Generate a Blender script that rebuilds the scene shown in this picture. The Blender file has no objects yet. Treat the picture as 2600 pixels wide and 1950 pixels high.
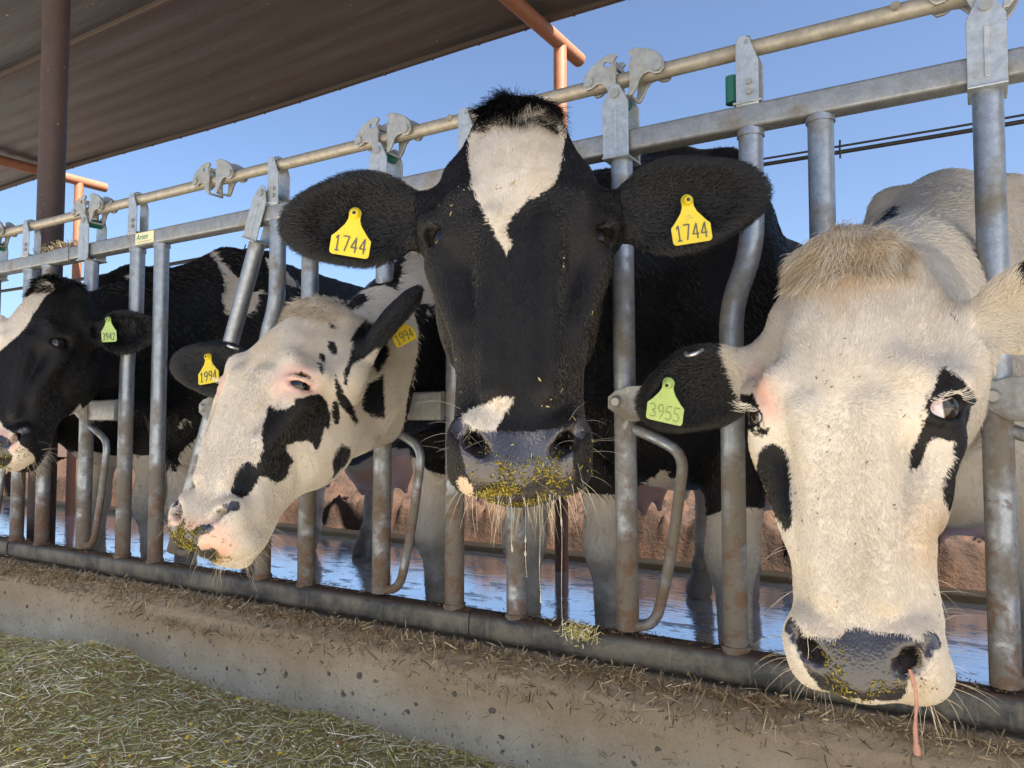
import bpy, bmesh, math, random
import numpy as np
from mathutils import Vector, Matrix
R_ = math.radians
rng = np.random.default_rng(11)
random.seed(11)
S = bpy.context.scene
COL = S.collection

# ------------------------------------------------------------------ camera, light, exposure
# world: X runs along the feed fence, +Y away from the feed alley, Z=0 the floor the cows stand on
FY = 1.396                      # the fence line
cam = bpy.data.cameras.new('camera'); cam_o = bpy.data.objects.new('camera', cam); COL.objects.link(cam_o)
cam.sensor_width = 36; cam.lens = 27.05; cam.clip_start = .02; cam.clip_end = 4000
cam_o.location = (0, 0, .80); cam_o.rotation_euler = (R_(92.8), 0, R_(31.2))
S.camera = cam_o
SUN_EL, SUN_AZ = 50, 104         # azimuth clockwise from +Y
w = bpy.data.worlds.new('World'); S.world = w; w.use_nodes = True
nt = w.node_tree; nt.nodes.clear()
sky = nt.nodes.new('ShaderNodeTexSky'); sky.sky_type = 'NISHITA'; sky.sun_disc = False
sky.sun_elevation = R_(SUN_EL); sky.sun_rotation = R_(SUN_AZ); sky.air_density = .80; sky.dust_density = 2.4; sky.ozone_density = 7.0
bg = nt.nodes.new('ShaderNodeBackground'); bg.inputs[1].default_value = .05
wo = nt.nodes.new('ShaderNodeOutputWorld')
nt.links.new(sky.outputs[0], bg.inputs[0]); nt.links.new(bg.outputs[0], wo.inputs[0])
sl = bpy.data.lights.new('sun', 'SUN'); sl.energy = 5.0; sl.angle = R_(.5); sl.color = (1, .98, .95)
so = bpy.data.objects.new('sun', sl); COL.objects.link(so)
sd = Vector((math.sin(R_(SUN_AZ)) * math.cos(R_(SUN_EL)), math.cos(R_(SUN_AZ)) * math.cos(R_(SUN_EL)), math.sin(R_(SUN_EL))))
so.rotation_euler = sd.to_track_quat('Z', 'Y').to_euler(); so.location = (8, -4, 12)
S.view_settings.view_transform = 'Standard'; S.view_settings.look = 'None'
S.view_settings.exposure = 2.5; S.view_settings.gamma = 1
S.view_settings.use_white_balance = True; S.view_settings.white_balance_temperature = 7300; S.view_settings.white_balance_tint = 10   # camera balanced for shade
S.cycles.max_bounces = 8; S.cycles.diffuse_bounces = 4; S.cycles.glossy_bounces = 4
S.cycles.use_denoising = True

# ------------------------------------------------------------------ materials
class NT:
    """small helper to write node trees"""
    def __init__(s, name):
        s.m = bpy.data.materials.new(name); s.m.use_nodes = True; s.t = s.m.node_tree
        s.p = s.t.nodes['Principled BSDF']; s.out = s.t.nodes['Material Output']
    def n(s, kind, **kw):
        o = s.t.nodes.new('ShaderNode' + kind)
        for k, v in kw.items():
            if k in o.inputs.keys() and not hasattr(o, k): o.inputs[k].default_value = v
            else: setattr(o, k, v)
        return o
    def l(s, a, b): s.t.links.new(a, b); return s
    def sock(s, x, i):
        if isinstance(x, (int, float)): i.default_value = x
        elif isinstance(x, (tuple, list)): i.default_value = tuple(x) + ((1,) if len(x) == 3 and i.type == 'RGBA' else ())
        else: s.l(x, i)
    def math(s, op, a, b=0., c=0., clamp=False):
        o = s.n('Math', operation=op, use_clamp=clamp)
        s.sock(a, o.inputs[0]); s.sock(b, o.inputs[1]); s.sock(c, o.inputs[2]); return o.outputs[0]
    def mix(s, f, a, b, mode='MIX'):
        o = s.n('Mix', data_type='RGBA', blend_type=mode)
        s.sock(f, o.inputs[0]); s.sock(a, o.inputs[6]); s.sock(b, o.inputs[7]); return o.outputs[2]
    def coord(s, kind='Object'):
        return s.n('TexCoord').outputs[kind]
    def pos(s): return s.n('NewGeometry').outputs['Position']
    def noise(s, vec, scale, detail=3., rough=.6, dist=0.):
        o = s.n('TexNoise'); s.l(vec, o.inputs['Vector'])
        o.inputs['Scale'].default_value = scale; o.inputs['Detail'].default_value = detail
        o.inputs['Roughness'].default_value = rough; o.inputs['Distortion'].default_value = dist
        return o.outputs['Fac']
    def voro(s, vec, scale, feature='F1', rand=1.):
        o = s.n('TexVoronoi', feature=feature); s.l(vec, o.inputs['Vector']); o.inputs['Scale'].default_value = scale
        o.inputs['Randomness'].default_value = rand; return o
    def scale(s, vec, v):
        o = s.n('Mapping'); s.l(vec, o.inputs[0]); o.inputs['Scale'].default_value = v; return o.outputs[0]
    def ramp(s, f, a, b, lo=0., hi=1.):
        o = s.n('MapRange', clamp=True); s.sock(f, o.inputs[0]); s.sock(a, o.inputs[1]); s.sock(b, o.inputs[2])
        s.sock(lo, o.inputs[3]); s.sock(hi, o.inputs[4]); return o.outputs[0]
    def bump(s, h, strength=.3, dist=.01, normal=None):
        o = s.n('Bump'); o.inputs['Strength'].default_value = strength; o.inputs['Distance'].default_value = dist
        s.l(h, o.inputs['Height'])
        if normal: s.l(normal, o.inputs['Normal'])
        s.l(o.outputs[0], s.p.inputs['Normal']); return o.outputs[0]
    def attr(s, name, out='Fac'): return s.n('Attribute', attribute_name=name).outputs[out]
    def sepz(s, vec, i=2):
        o = s.n('SeparateXYZ'); s.l(vec, o.inputs[0]); return o.outputs[i]
    def set(s, col=None, rough=None, metal=None, spec=None):
        for k, v in (('Base Color', col), ('Roughness', rough), ('Metallic', metal), ('Specular IOR Level', spec)):
            if v is not None: s.sock(v, s.p.inputs[k])
        return s
M = {}

def mat_galv(name, base=(.29, .315, .34), dirt=.5, rust=.6, metal=.75):
    m = NT(name); P = m.pos()
    n1 = m.noise(P, 60, 4, .7); n2 = m.noise(P, 9, 4, .65); sp = m.voro(P, 170).outputs['Distance']
    c = m.mix(m.ramp(n1, .3, .7), tuple(b * .8 for b in base), tuple(min(1, b * 1.25) for b in base))
    c = m.mix(m.math('MULTIPLY', m.ramp(sp, .12, .3, 1, 0), .25), c, (.55, .58, .6))
    z = m.sepz(P)
    dn = m.math('ADD', n2, m.ramp(z, .42, .95, .16, -.06))
    dfac = m.math('MULTIPLY', m.ramp(dn, .48, .62), dirt * 1.9, clamp=True)
    c = m.mix(dfac, c, (.17, .145, .11))
    n3 = m.noise(P, 22, 5, .75, .6)
    rn = m.math('ADD', n3, m.ramp(z, .4, .9, .17, -.05))
    rf = m.math('MULTIPLY', m.ramp(rn, .61, .7), rust, clamp=True)
    c = m.mix(rf, c, m.mix(n1, (.09, .04, .02), (.22, .095, .035)))
    wn = m.ramp(m.noise(m.scale(P, (1, 1, .35)), 34, 3, .5), .71, .74)
    c = m.mix(m.math('MULTIPLY', wn, .5), c, (.6, .58, .52))
    gone = m.math('MAXIMUM', dfac, rf)
    m.set(c, m.ramp(gone, 0, 1, .42, .8), m.ramp(gone, 0, 1, metal, .1))
    m.bump(m.math('ADD', m.math('MULTIPLY', n1, .5), m.math('MULTIPLY', rf, 1.2)), .25, .002)
    M[name] = m.m

mat_galv('galvanised')
mat_galv('galvanised_rail', (.27, .275, .27), .5, .12, .5)
mat_galv('lock_pipe', (.34, .30, .235), .32, .4, .3)
mat_galv('cast_claw', (.36, .36, .33), .4, .3, .45)
mat_galv('bracket_steel', (.42, .45, .46), .2, .25, .6)

def mat_base_rail():
    m = NT('base_rail'); P = m.pos(); n = m.noise(P, 12, 5, .7); n1 = m.noise(m.scale(P, (1, 1, .12)), 60, 3)
    nrm = m.sepz(m.n('NewGeometry').outputs['Normal'])
    c = m.mix(m.ramp(n, .38, .62), (.05, .052, .055), (.17, .155, .125))
    c = m.mix(m.ramp(n1, .58, .7, 0, .6), c, (.20, .175, .13))
    f = m.math('MULTIPLY', m.ramp(nrm, .5, .9), m.ramp(m.noise(P, 30, 3), .2, .4))
    c = m.mix(f, c, m.mix(m.noise(P, 90, 3), (.05, .03, .02), (.15, .095, .06)))
    m.set(c, m.ramp(f, 0, 1, .5, .95), m.ramp(f, 0, 1, .45, 0)); m.bump(m.noise(P, 110, 4, .7), .5, .003)
    M['base_rail'] = m.m
mat_base_rail()

def simple(name, col, rough=.5, metal=0., var=.15, scale=40., bump=0., dist=.002, spec=None):
    m = NT(name); P = m.coord(); n = m.noise(P, scale, 4, .65)
    c = m.mix(n, tuple(x * (1 - var) for x in col), tuple(min(1, x * (1 + var)) for x in col))
    m.set(c, rough, metal, spec)
    if bump: m.bump(n, bump, dist)
    M[name] = m.m; return m
simple('green_plastic', (.01, .12, .085), .4)
simple('bolt_steel', (.36, .35, .32), .5, .6)
simple('rubber', (.02, .02, .02), .6)

def mat_painted(name, col, chip, wear=.6):
    m = NT(name); P = m.coord(); n = m.noise(P, 14, 5, .7); n2 = m.noise(P, 55, 4, .7)
    c = m.mix(m.ramp(n, .35, .7), col, tuple(x * .72 for x in col))
    c = m.mix(m.math('MULTIPLY', m.ramp(n2, wear, wear + .05), .9), c, chip)
    m.set(c, .6, 0); m.bump(n2, .3, .003); M[name] = m.m
mat_painted('orange_primer', (.21, .082, .042), (.5, .46, .4), .68)
mat_painted('brown_column', (.062, .036, .03), (.34, .2, .11), .66)

def mat_roof():
    m = NT('roof_sheet'); P = m.pos()
    n = m.noise(m.scale(P, (.16, 1.6, 1)), 3.0, 6, .65, .5); n2 = m.noise(m.scale(P, (.25, 5, 1)), 6, 5, .65)
    n3 = m.noise(P, 35, 3)
    c = m.mix(m.ramp(n, .3, .72), (.040, .036, .034), (.076, .072, .072))
    c = m.mix(m.ramp(n2, .45, .65, 0, .55), c, (.036, .028, .024))
    c = m.mix(m.ramp(m.noise(m.scale(P, (.5, 14, 1)), 4, 4, .7), .55, .72, 0, .4), c, (.11, .10, .098))
    c = m.mix(m.ramp(n3, .70, .73, 0, .7), c, (.4, .36, .3))
    m.set(c, .55, .15)
    m.bump(m.math('ADD', n, m.math('MULTIPLY', n2, .4)), .25, .05); M['roof_sheet'] = m.m
mat_roof()
simple('roof_edge', (.045, .03, .022), .7)

def mat_concrete():
    m = NT('kerb_concrete'); P = m.pos(); z = m.sepz(P)
    n = m.noise(P, 7, 6, .65); n2 = m.noise(P, 55, 5, .75); n4 = m.noise(m.scale(P, (1, 1, .25)), 3.2, 4, .6)
    c = m.mix(m.ramp(n, .3, .7), (.55, .44, .28), (.72, .60, .42))
    c = m.mix(m.ramp(n2, .45, .68, 0, .6), c, (.62, .53, .41))
    zz = m.math('ADD', z, m.math('MULTIPLY', m.math('SUBTRACT', n4, .5), .22))
    st = m.ramp(zz, .17, .27); c = m.mix(m.math('MULTIPLY', st, .85), c, m.mix(n, (.33, .22, .125), (.47, .335, .20)))
    wet = m.ramp(zz, .1, .02); c = m.mix(m.math('MULTIPLY', wet, .3), c, (.20, .18, .15))
    # exposed aggregate: dark stones of uneven size and outline, denser low down, and small pits
    W_ = m.n('VectorMath', operation='MULTIPLY_ADD'); nz = m.n('TexNoise'); m.l(P, nz.inputs['Vector']); nz.inputs['Scale'].default_value = 95; nz.inputs['Detail'].default_value = 4
    m.l(nz.outputs['Color'], W_.inputs[0]); W_.inputs[1].default_value = (.014, .014, .014); m.l(P, W_.inputs[2]); PW = W_.outputs[0]
    v = m.voro(m.scale(PW, (1, 1, 1.25)), 44); d = v.outputs['Distance']
    pick = m.sepz(v.outputs['Color'], 0); lim = m.ramp(zz, .05, .25, .62, .10)
    keep = m.math('LESS_THAN', pick, lim)
    r = m.math('MULTIPLY', m.math('POWER', m.sepz(v.outputs['Color'], 1), 2.2), .34)
    stone = m.math('MULTIPLY', m.ramp(m.math('SUBTRACT', d, m.math('ADD', r, .05)), -.02, .05, 1, 0), keep)
    c = m.mix(m.math('MULTIPLY', stone, .85), c, m.mix(m.sepz(v.outputs['Color'], 2), (.06, .06, .06), (.22, .17, .13)))
    v2 = m.voro(m.scale(PW, (1, 1, .7)), 120); pit = m.math('MULTIPLY', m.ramp(m.math('ADD', v2.outputs['Distance'], m.math('MULTIPLY', m.sepz(v2.outputs['Color'], 1), .25)), .12, .3, 1, 0), m.math('LESS_THAN', m.sepz(v2.outputs['Color'], 0), .3))
    c = m.mix(m.math('MULTIPLY', pit, .7), c, (.09, .07, .055))
    c = m.mix(m.ramp(m.noise(P, 160, 4, .8), .56, .72, 0, .55), c, (.2, .155, .11)); c = m.mix(m.ramp(m.noise(P, 210, 3, .8), .60, .72, 0, .5), c, (.7, .6, .46))
    m.set(c, .9)
    h = m.math('SUBTRACT', m.math('ADD', m.math('MULTIPLY', n2, .5), n), m.math('ADD', m.math('MULTIPLY', stone, .7), pit))
    m.bump(h, .9, .009); M['kerb_concrete'] = m.m
mat_concrete()

def mat_dirt(name, a, b, rough=.95, scale=6, bump=.8, dist=.03):
    m = NT(name); P = m.pos(); n = m.noise(P, scale, 7, .68); n2 = m.noise(P, scale * 9, 4, .7)
    c = m.mix(m.ramp(n, .3, .7), a, b); c = m.mix(m.ramp(n2, .5, .75, 0, .5), c, tuple(x * .5 for x in a))
    m.set(c, rough); m.bump(m.math('ADD', n, m.math('MULTIPLY', n2, .3)), bump, dist); M[name] = m.m
mat_dirt('mud', (.014, .0068, .004), (.058, .024, .011))
mat_dirt('alley', (.33, .31, .28), (.43, .41, .375), scale=2)
mat_dirt('feed_base', (.26, .185, .07), (.60, .46, .20), scale=75, dist=.012, bump=1.)
mat_dirt('crust', (.085, .05, .03), (.19, .125, .08), scale=30, dist=.01)
simple('kerb_strip', (.20, .14, .06), .6, 0, .3, 9)

def mat_water():
    m = NT('slurry_water'); P = m.pos()
    n = m.noise(m.scale(P, (1.0, 2.4, 1)), 11, 4, .6); n2 = m.noise(m.scale(P, (1, 1.7, 1)), 4.5, 6, .7)
    f = m.ramp(n2, .53, .60); m.set(m.mix(f, (.80, .80, .80), (.10, .075, .045)), m.ramp(f, 0, 1, .03, .3), m.ramp(f, 0, 1, .8, 0), 1.0); m.p.inputs['IOR'].default_value = 2.0
    m.bump(n, .06, .03); M['slurry_water'] = m.m
mat_water()

def mat_attr(name, rough=.8, spec=.3, trans=False):
    m = NT(name); m.l(m.attr('tint', 'Color'), m.p.inputs['Base Color']); m.set(None, rough, 0, spec); M[name] = m.m
    return m
mat_attr('chaff', .8, .2)

# ------------------------------------------------------------------ mesh helper
class MB:
    def __init__(s): s.v = []; s.f = []; s.sm = []
    def add(s, V, F, smooth):
        o = len(s.v); s.v += [tuple(map(float, p)) for p in V]; s.f += [tuple(i + o for i in f) for f in F]; s.sm += [smooth] * len(F)
    def box(s, c, size, rot=None):
        x, y, z = (k / 2 for k in size)
        V = [Vector(p) for p in ((-x,-y,-z),(x,-y,-z),(x,y,-z),(-x,y,-z),(-x,-y,z),(x,-y,z),(x,y,z),(-x,y,z))]
        if rot: V = [rot @ p for p in V]
        s.add([p + Vector(c) for p in V], [(0,3,2,1),(4,5,6,7),(0,1,5,4),(1,2,6,5),(2,3,7,6),(3,0,4,7)], False)
    def rbar(s, a, b, hy, hz, r=.008, n=4):
        """rounded rectangular bar along a->b (roughly along X)"""
        a, b = Vector(a), Vector(b); d = (b - a).normalized(); up = Vector((0, 0, 1)); sx = d.cross(up).normalized(); up = sx.cross(d)
        ring = []
        for cx, cy, a0 in ((1, 1, 0), (-1, 1, 90), (-1, -1, 180), (1, -1, 270)):
            for i in range(n + 1):
                t = R_(a0 + 90 * i / n); ring.append((cx * (hy - r) + r * math.cos(t), cy * (hz - r) + r * math.sin(t)))
        k = len(ring); V = [p + sx * u + up * v_ for p in (a, b) for u, v_ in ring]
        s.add(V, [(i, (i + 1) % k, k + (i + 1) % k, k + i) for i in range(k)], True)
        s.add(V, [tuple(range(k - 1, -1, -1)), tuple(range(k, 2 * k))], False)
    def tube(s, pts, r, seg=20, cap=True, smooth=True):
        P = [Vector(p) for p in pts]; rr = r if isinstance(r, (list, tuple)) else [r] * len(P)
        V = []; t0 = (P[1] - P[0]).normalized(); u = t0.orthogonal().normalized()
        for i, p in enumerate(P):
            t = (P[min(i + 1, len(P) - 1)] - P[max(i - 1, 0)]).normalized(); u = (u - t * u.dot(t)).normalized(); w_ = t.cross(u)
            V += [p + (u * math.cos(2 * math.pi * j / seg) + w_ * math.sin(2 * math.pi * j / seg)) * rr[i] for j in range(seg)]
        F = [(i * seg + j, i * seg + (j + 1) % seg, (i + 1) * seg + (j + 1) % seg, (i + 1) * seg + j) for i in range(len(P) - 1) for j in range(seg)]
        s.add(V, F, smooth)
        if cap:
            n = len(P) - 1
            s.add(V, [tuple(range(seg - 1, -1, -1)), tuple(range(n * seg, (n + 1) * seg))], False)
    def plate(s, outline, th, fr, hole=None):
        """outline in the (x,z) plane, thickness along y; fr maps local to scene"""
        bm = bmesh.new()
        def loop(o): return [bm.verts.new((p[0], 0, p[1])) for p in o]
        ls = [loop(outline)] + ([loop(hole)] if hole else [])
        es = [bm.edges.new((l[i], l[(i + 1) % len(l)])) for l in ls for i in range(len(l))]
        bmesh.ops.triangle_fill(bm, edges=es, use_beauty=True)
        g = bmesh.ops.extrude_face_region(bm, geom=bm.faces[:])
        bmesh.ops.translate(bm, verts=[e for e in g['geom'] if isinstance(e, bmesh.types.BMVert)], vec=(0, th, 0))
        bmesh.ops.recalc_face_normals(bm, faces=bm.faces[:]); bm.verts.index_update()
        s.add([fr @ (v.co - Vector((0, th / 2, 0))) for v in bm.verts], [tuple(v.index for v in f.verts) for f in bm.faces], False); bm.free()
    def build(s, name, mat, parent=None, bevel=0, **props):
        me = bpy.data.meshes.new(name); me.from_pydata(s.v, [], s.f); me.update()
        me.polygons.foreach_set('use_smooth', s.sm); me.materials.append(M[mat] if isinstance(mat, str) else mat)
        o = bpy.data.objects.new(name, me); COL.objects.link(o)
        if parent: o.parent = parent
        if bevel:
            b = o.modifiers.new('bevel', 'BEVEL'); b.width = bevel; b.segments = 2; b.limit_method = 'ANGLE'
        for k, v in props.items(): o[k] = v
        return o
def np_obj(name, V, F, mat, parent=None, smooth=True, **props):
    me = bpy.data.meshes.new(name); V = np.asarray(V, np.float32); F = np.asarray(F, np.int32); k = F.shape[1]
    me.vertices.add(len(V)); me.vertices.foreach_set('co', V.ravel())
    me.loops.add(F.size); me.loops.foreach_set('vertex_index', F.ravel())
    me.polygons.add(len(F)); me.polygons.foreach_set('loop_start', np.arange(0, F.size, k, dtype=np.int32))
    me.polygons.foreach_set('use_smooth', np.full(len(F), smooth)); me.update(calc_edges=True)
    me.materials.append(M[mat] if isinstance(mat, str) else mat)
    o = bpy.data.objects.new(name, me); COL.objects.link(o)
    if parent: o.parent = parent
    for kk, v in props.items(): o[kk] = v
    return o
def set_attr(me, name, typ, dom, data):
    a = me.attributes.new(name, typ, dom); data = np.asarray(data, np.float32)
    a.data.foreach_set('color' if typ == 'FLOAT_COLOR' else ('vector' if typ == 'FLOAT_VECTOR' else 'value'), data.ravel())
def empty(name, loc, label, cat, group=None):
    o = bpy.data.objects.new(name, None); COL.objects.link(o); o.location = loc; o.empty_display_size = .1
    o['label'] = label; o['category'] = cat
    if group: o['group'] = group
    return o
I4 = Matrix.Identity(4)
def vnoise(P, scale, seed=0, octaves=3):
    """value noise on (N,3) points, about -1..1"""
    P = np.asarray(P, np.float64); out = np.zeros(len(P)); amp = 1.; tot = 0.
    for o in range(octaves):
        q = P * scale * 2 ** o + seed * 17.31 + o * 5.7; i = np.floor(q).astype(np.int64); f = q - i; f = f * f * (3 - 2 * f); acc = 0
        for dx in (0, 1):
            for dy in (0, 1):
                for dz in (0, 1):
                    h = (i[:, 0] + dx) * 374761393 + (i[:, 1] + dy) * 668265263 + (i[:, 2] + dz) * 2147483647 + seed * 144665
                    h = (h ^ (h >> 13)) * 1274126177; h = (h ^ (h >> 16)) & 0xffff
                    acc = acc + (h / 32767.5 - 1) * (f[:, 0] if dx else 1 - f[:, 0]) * (f[:, 1] if dy else 1 - f[:, 1]) * (f[:, 2] if dz else 1 - f[:, 2])
        out += acc * amp; tot += amp; amp *= .5
    return out / tot

# ------------------------------------------------------------------ setting
def sheet(name, x0, x1, y0, y1, nx, ny, zf, mat, kind='structure'):
    xs = np.linspace(x0, x1, nx); ys = np.linspace(y0, y1, ny); X, Y = np.meshgrid(xs, ys); P = np.stack([X.ravel(), Y.ravel(), np.zeros(nx * ny)], 1)
    P[:, 2] = zf(P); i = np.arange(nx * ny).reshape(ny, nx)
    F = np.stack([i[:-1, :-1], i[:-1, 1:], i[1:, 1:], i[1:, :-1]], -1).reshape(-1, 4)
    return np_obj(name, P, F, mat, kind=kind)
np_obj('ground', [(-900, -900, -.06), (900, -900, -.06), (900, 900, -.06), (-900, 900, -.06)], [(0, 1, 2, 3)], 'alley', kind='structure')
np_obj('cow_lane', [(-30, 1.45, -.03), (20, 1.45, -.03), (20, 4.1, -.03), (-30, 4.1, -.03)], [(0, 1, 2, 3)], 'crust', kind='structure')
np_obj('water', [(-30, 1.5, 0.004), (20, 1.5, 0.004), (20, 4.02, 0.004), (-30, 4.02, 0.004)], [(0, 1, 2, 3)], 'slurry_water', kind='structure')
b = MB(); b.rbar((-30, 4.04, .01), (20, 4.04, .01), .07, .028, .01); b.build('kerb_strip', 'kerb_strip', kind='structure')
def mudz(P):
    t = np.clip((P[:, 1] - 4.13 - .09 * vnoise(P, 3.1, 11, 3)) / .13, 0, 1); t = t * t * (3 - 2 * t)
    return -.02 + t * (.22 + .07 * vnoise(P, 2.1, 3)) + (.10 * vnoise(P, 5, 5) + .08 * np.abs(vnoise(P, 13, 6)) + .05 * np.abs(vnoise(P, 31, 7, 2))) * t + .12 * np.clip((P[:, 1] - 4.4) / 1.3, 0, 1) * (1 + .5 * vnoise(P, 1.3, 9))
sheet('mud', -9.5, 2.5, 4.1, 6.4, 760, 150, mudz, 'mud')
np_obj('far_ground', [(-900, 6.3, .28), (900, 6.3, .28), (900, 900, .32), (-900, 900, .32)], [(0, 1, 2, 3)], 'mud', kind='structure')

# kerb the fence stands on: back face, top, sloping ledge, front face
def kerb():
    prof = [(1.50, -.05), (1.49, .30), (1.475, .325), (1.44, .333), (1.37, .332), (1.33, .322), (1.298, .302), (1.284, .27), (1.279, .20), (1.272, .10), (1.262, -.08)]
    pr = []
    for a, b_ in zip(prof[:-1], prof[1:]):
        for t in np.linspace(0, 1, 7)[:-1]: pr.append((a[0] + (b_[0] - a[0]) * t, a[1] + (b_[1] - a[1]) * t))
    pr.append(prof[-1]); pr = np.array(pr); xs = np.linspace(-14, 4, 900); k = len(pr)
    V = np.zeros((len(xs), k, 3)); V[:, :, 0] = xs[:, None]; V[:, :, 1] = pr[None, :, 0]; V[:, :, 2] = pr[None, :, 1]
    V = V.reshape(-1, 3); n = vnoise(V, 7, 1, 4) * .006 + vnoise(V, 30, 2, 3) * .0034
    V[:, 1] -= n; V[:, 2] += n * .5
    i = np.arange(len(xs) * k).reshape(len(xs), k)
    np_obj('kerb', V, np.stack([i[:-1, :-1], i[:-1, 1:], i[1:, 1:], i[1:, :-1]], -1).reshape(-1, 4), 'kerb_concrete', kind='structure')
kerb()

# ------------------------------------------------------------------ shade roof
def roof():
    root = empty('shade_roof', (-2, 3.64, 0), 'long brown metal shade roof on orange pipe rafters above the cows', 'roof')
    inv = Vector((2, -3.64, 0)); RZ, BAY, X0, YE = 2.93, 4.716, -1.928, 3.531
    sag = lambda x: .028 * np.sin(math.pi * (x - X0) / BAY) ** 2
    def rz(P):
        return RZ + .020 - sag(P[:, 0]) + .003 * np.sin(P[:, 1] * 2 * math.pi / .15) + .016 * vnoise(P * np.array([.5, 1, 1]), 1.1, 8, 2)
    o = sheet('roof_sheet', -36, 12, .16, YE, 300, 220, rz, 'roof_sheet'); del o['kind']
    o.location = inv; o.parent = root
    m = o.modifiers.new('t', 'SOLIDIFY'); m.thickness = .006; m.offset = 1
    ez = lambda x: RZ + .008 - float(sag(x)); b = MB()
    for i in range(100): b.rbar((-36 + i * .48, YE - .012, ez(-36 + i * .48)), (-35.52 + i * .48, YE - .012, ez(-35.52 + i * .48)), .016, .013, .004)
    e = b.build('edge_trim', 'roof_edge', root); e.location = inv
    for y in (2.315, 1.2):
        b = MB(); b.rbar((-36, y, RZ - .024), (12, y, RZ - .024), .015, .015, .004); e = b.build('purlin', 'roof_edge', root); e.location = inv
    for k in range(-3, 3):
        xx = X0 + BAY * k
        b = MB(); b.tube([(xx, .16, RZ - .063), (xx, 3.934, RZ - .036)], .041); r = b.build('rafter', 'orange_primer', root); r.location = inv
        b = MB(); b.tube([(xx, 3.697, -.05), (xx, 3.697, RZ - .048)], .0365); r = b.build('post', 'orange_primer', root); r.location = inv
    bb = MB()
    for k in range(60):
        x = -16 + k * .332 + .05 * math.sin(k * 7.1); bb.tube([(x, YE - .014, ez(x) - .024), (x, YE - .014, ez(x) - .01)], .007, 8)
    r = bb.build('screw_tips', 'roof_edge', root); r.location = inv
roof()
def column():
    t = empty('steel_column', (-3.03, 1.58, 0), 'dark brown rusty steel column rising behind the fence to the shade roof', 'column')
    b = MB(); b.tube([(0, 0, -.05), (0, 0, 2.86)], .047, 28); b.build('column_shaft', 'brown_column', t)
    b = MB(); b.tube([(0, 0, .56 + .62), (0, 0, .56 + .67)], .052, 28); b.tube([(0, 0, .27), (0, 0, .33)], .06, 28); b.build('weld_collar', 'brown_column', t)
    b = MB(); b.box((0, 0, 2.864), (.2, .2, .012)); b.build('cap_plate', 'brown_column', t)
column()

# ------------------------------------------------------------------ headlock fence
ZT, ZP, ZB, PIT = 1.348, 1.477, .367, .613
XS0, XP0 = -.221, .025
fence = empty('headlock_fence', (-1.2, FY, .34), 'grey galvanised self locking headlock fence holding the row of cows', 'fence')
FINV = -Vector(fence.location)
def fpart(mb, name, mat, parent=None, bevel=0):
    o = mb.build(name, mat, parent or fence, bevel)
    if parent is None: o.location = FINV
    return o
b = MB()
for x0, x1 in ((-9, -2.545), (-2.535, 2.2)): b.rbar((x0, FY, ZT), (x1, FY, ZT), .021, .0215, .006)
b.rbar((-2.62, FY, ZT), (-2.52, FY, ZT), .0235, .024, .006); fpart(b, 'top_rail', 'galvanised_rail')
b = MB(); b.tube([(-9, FY, ZP), (2.2, FY, ZP)], .0148, 20)
for x in (-.62, -1.23, -1.0, -.1, -2.3): b.tube([(x, FY - .018, ZP + .006), (x, FY - .012, ZP + .004)], .008, 12)
fpart(b, 'lock_pipe', 'lock_pipe')
b = MB()
for x0, x1 in ((-9, -2.83), (-2.83, -.935), (-.935, .6), (.6, 2.2)): b.rbar((x0 + .0015, FY, ZB), (x1 - .0015, FY, ZB), .029, .027, .013)
b.rbar((-2.93, FY, ZB), (-2.83, FY, ZB), .0315, .0295, .013); fpart(b, 'base_rail', 'base_rail')
PR = .0215
def arc(p0, p1, p2, n=7):
    p0, p1, p2 = map(Vector, (p0, p1, p2)); return [(1 - t) ** 2 * p0 + 2 * t * (1 - t) * p1 + t * t * p2 for t in np.linspace(0, 1, n)]
CLAW = [(.013, .006), (.010, .018), (-.002, .031), (-.020, .041), (-.040, .048), (-.055, .0475), (-.060, .042), (-.052, .034), (-.0535, .026), (-.058, .020), (-.0565, .0), (-.057, -.022),
        (-.060, -.044), (-.052, -.044), (-.044, -.034), (-.037, -.018), (-.028, -.008), (-.016, -.006), (-.006, -.0125), (.006, -.0135), (.014, -.004)]
HOLE = [(-.049, .029), (-.034, .037), (-.030, .031), (-.040, .022)]
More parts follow.
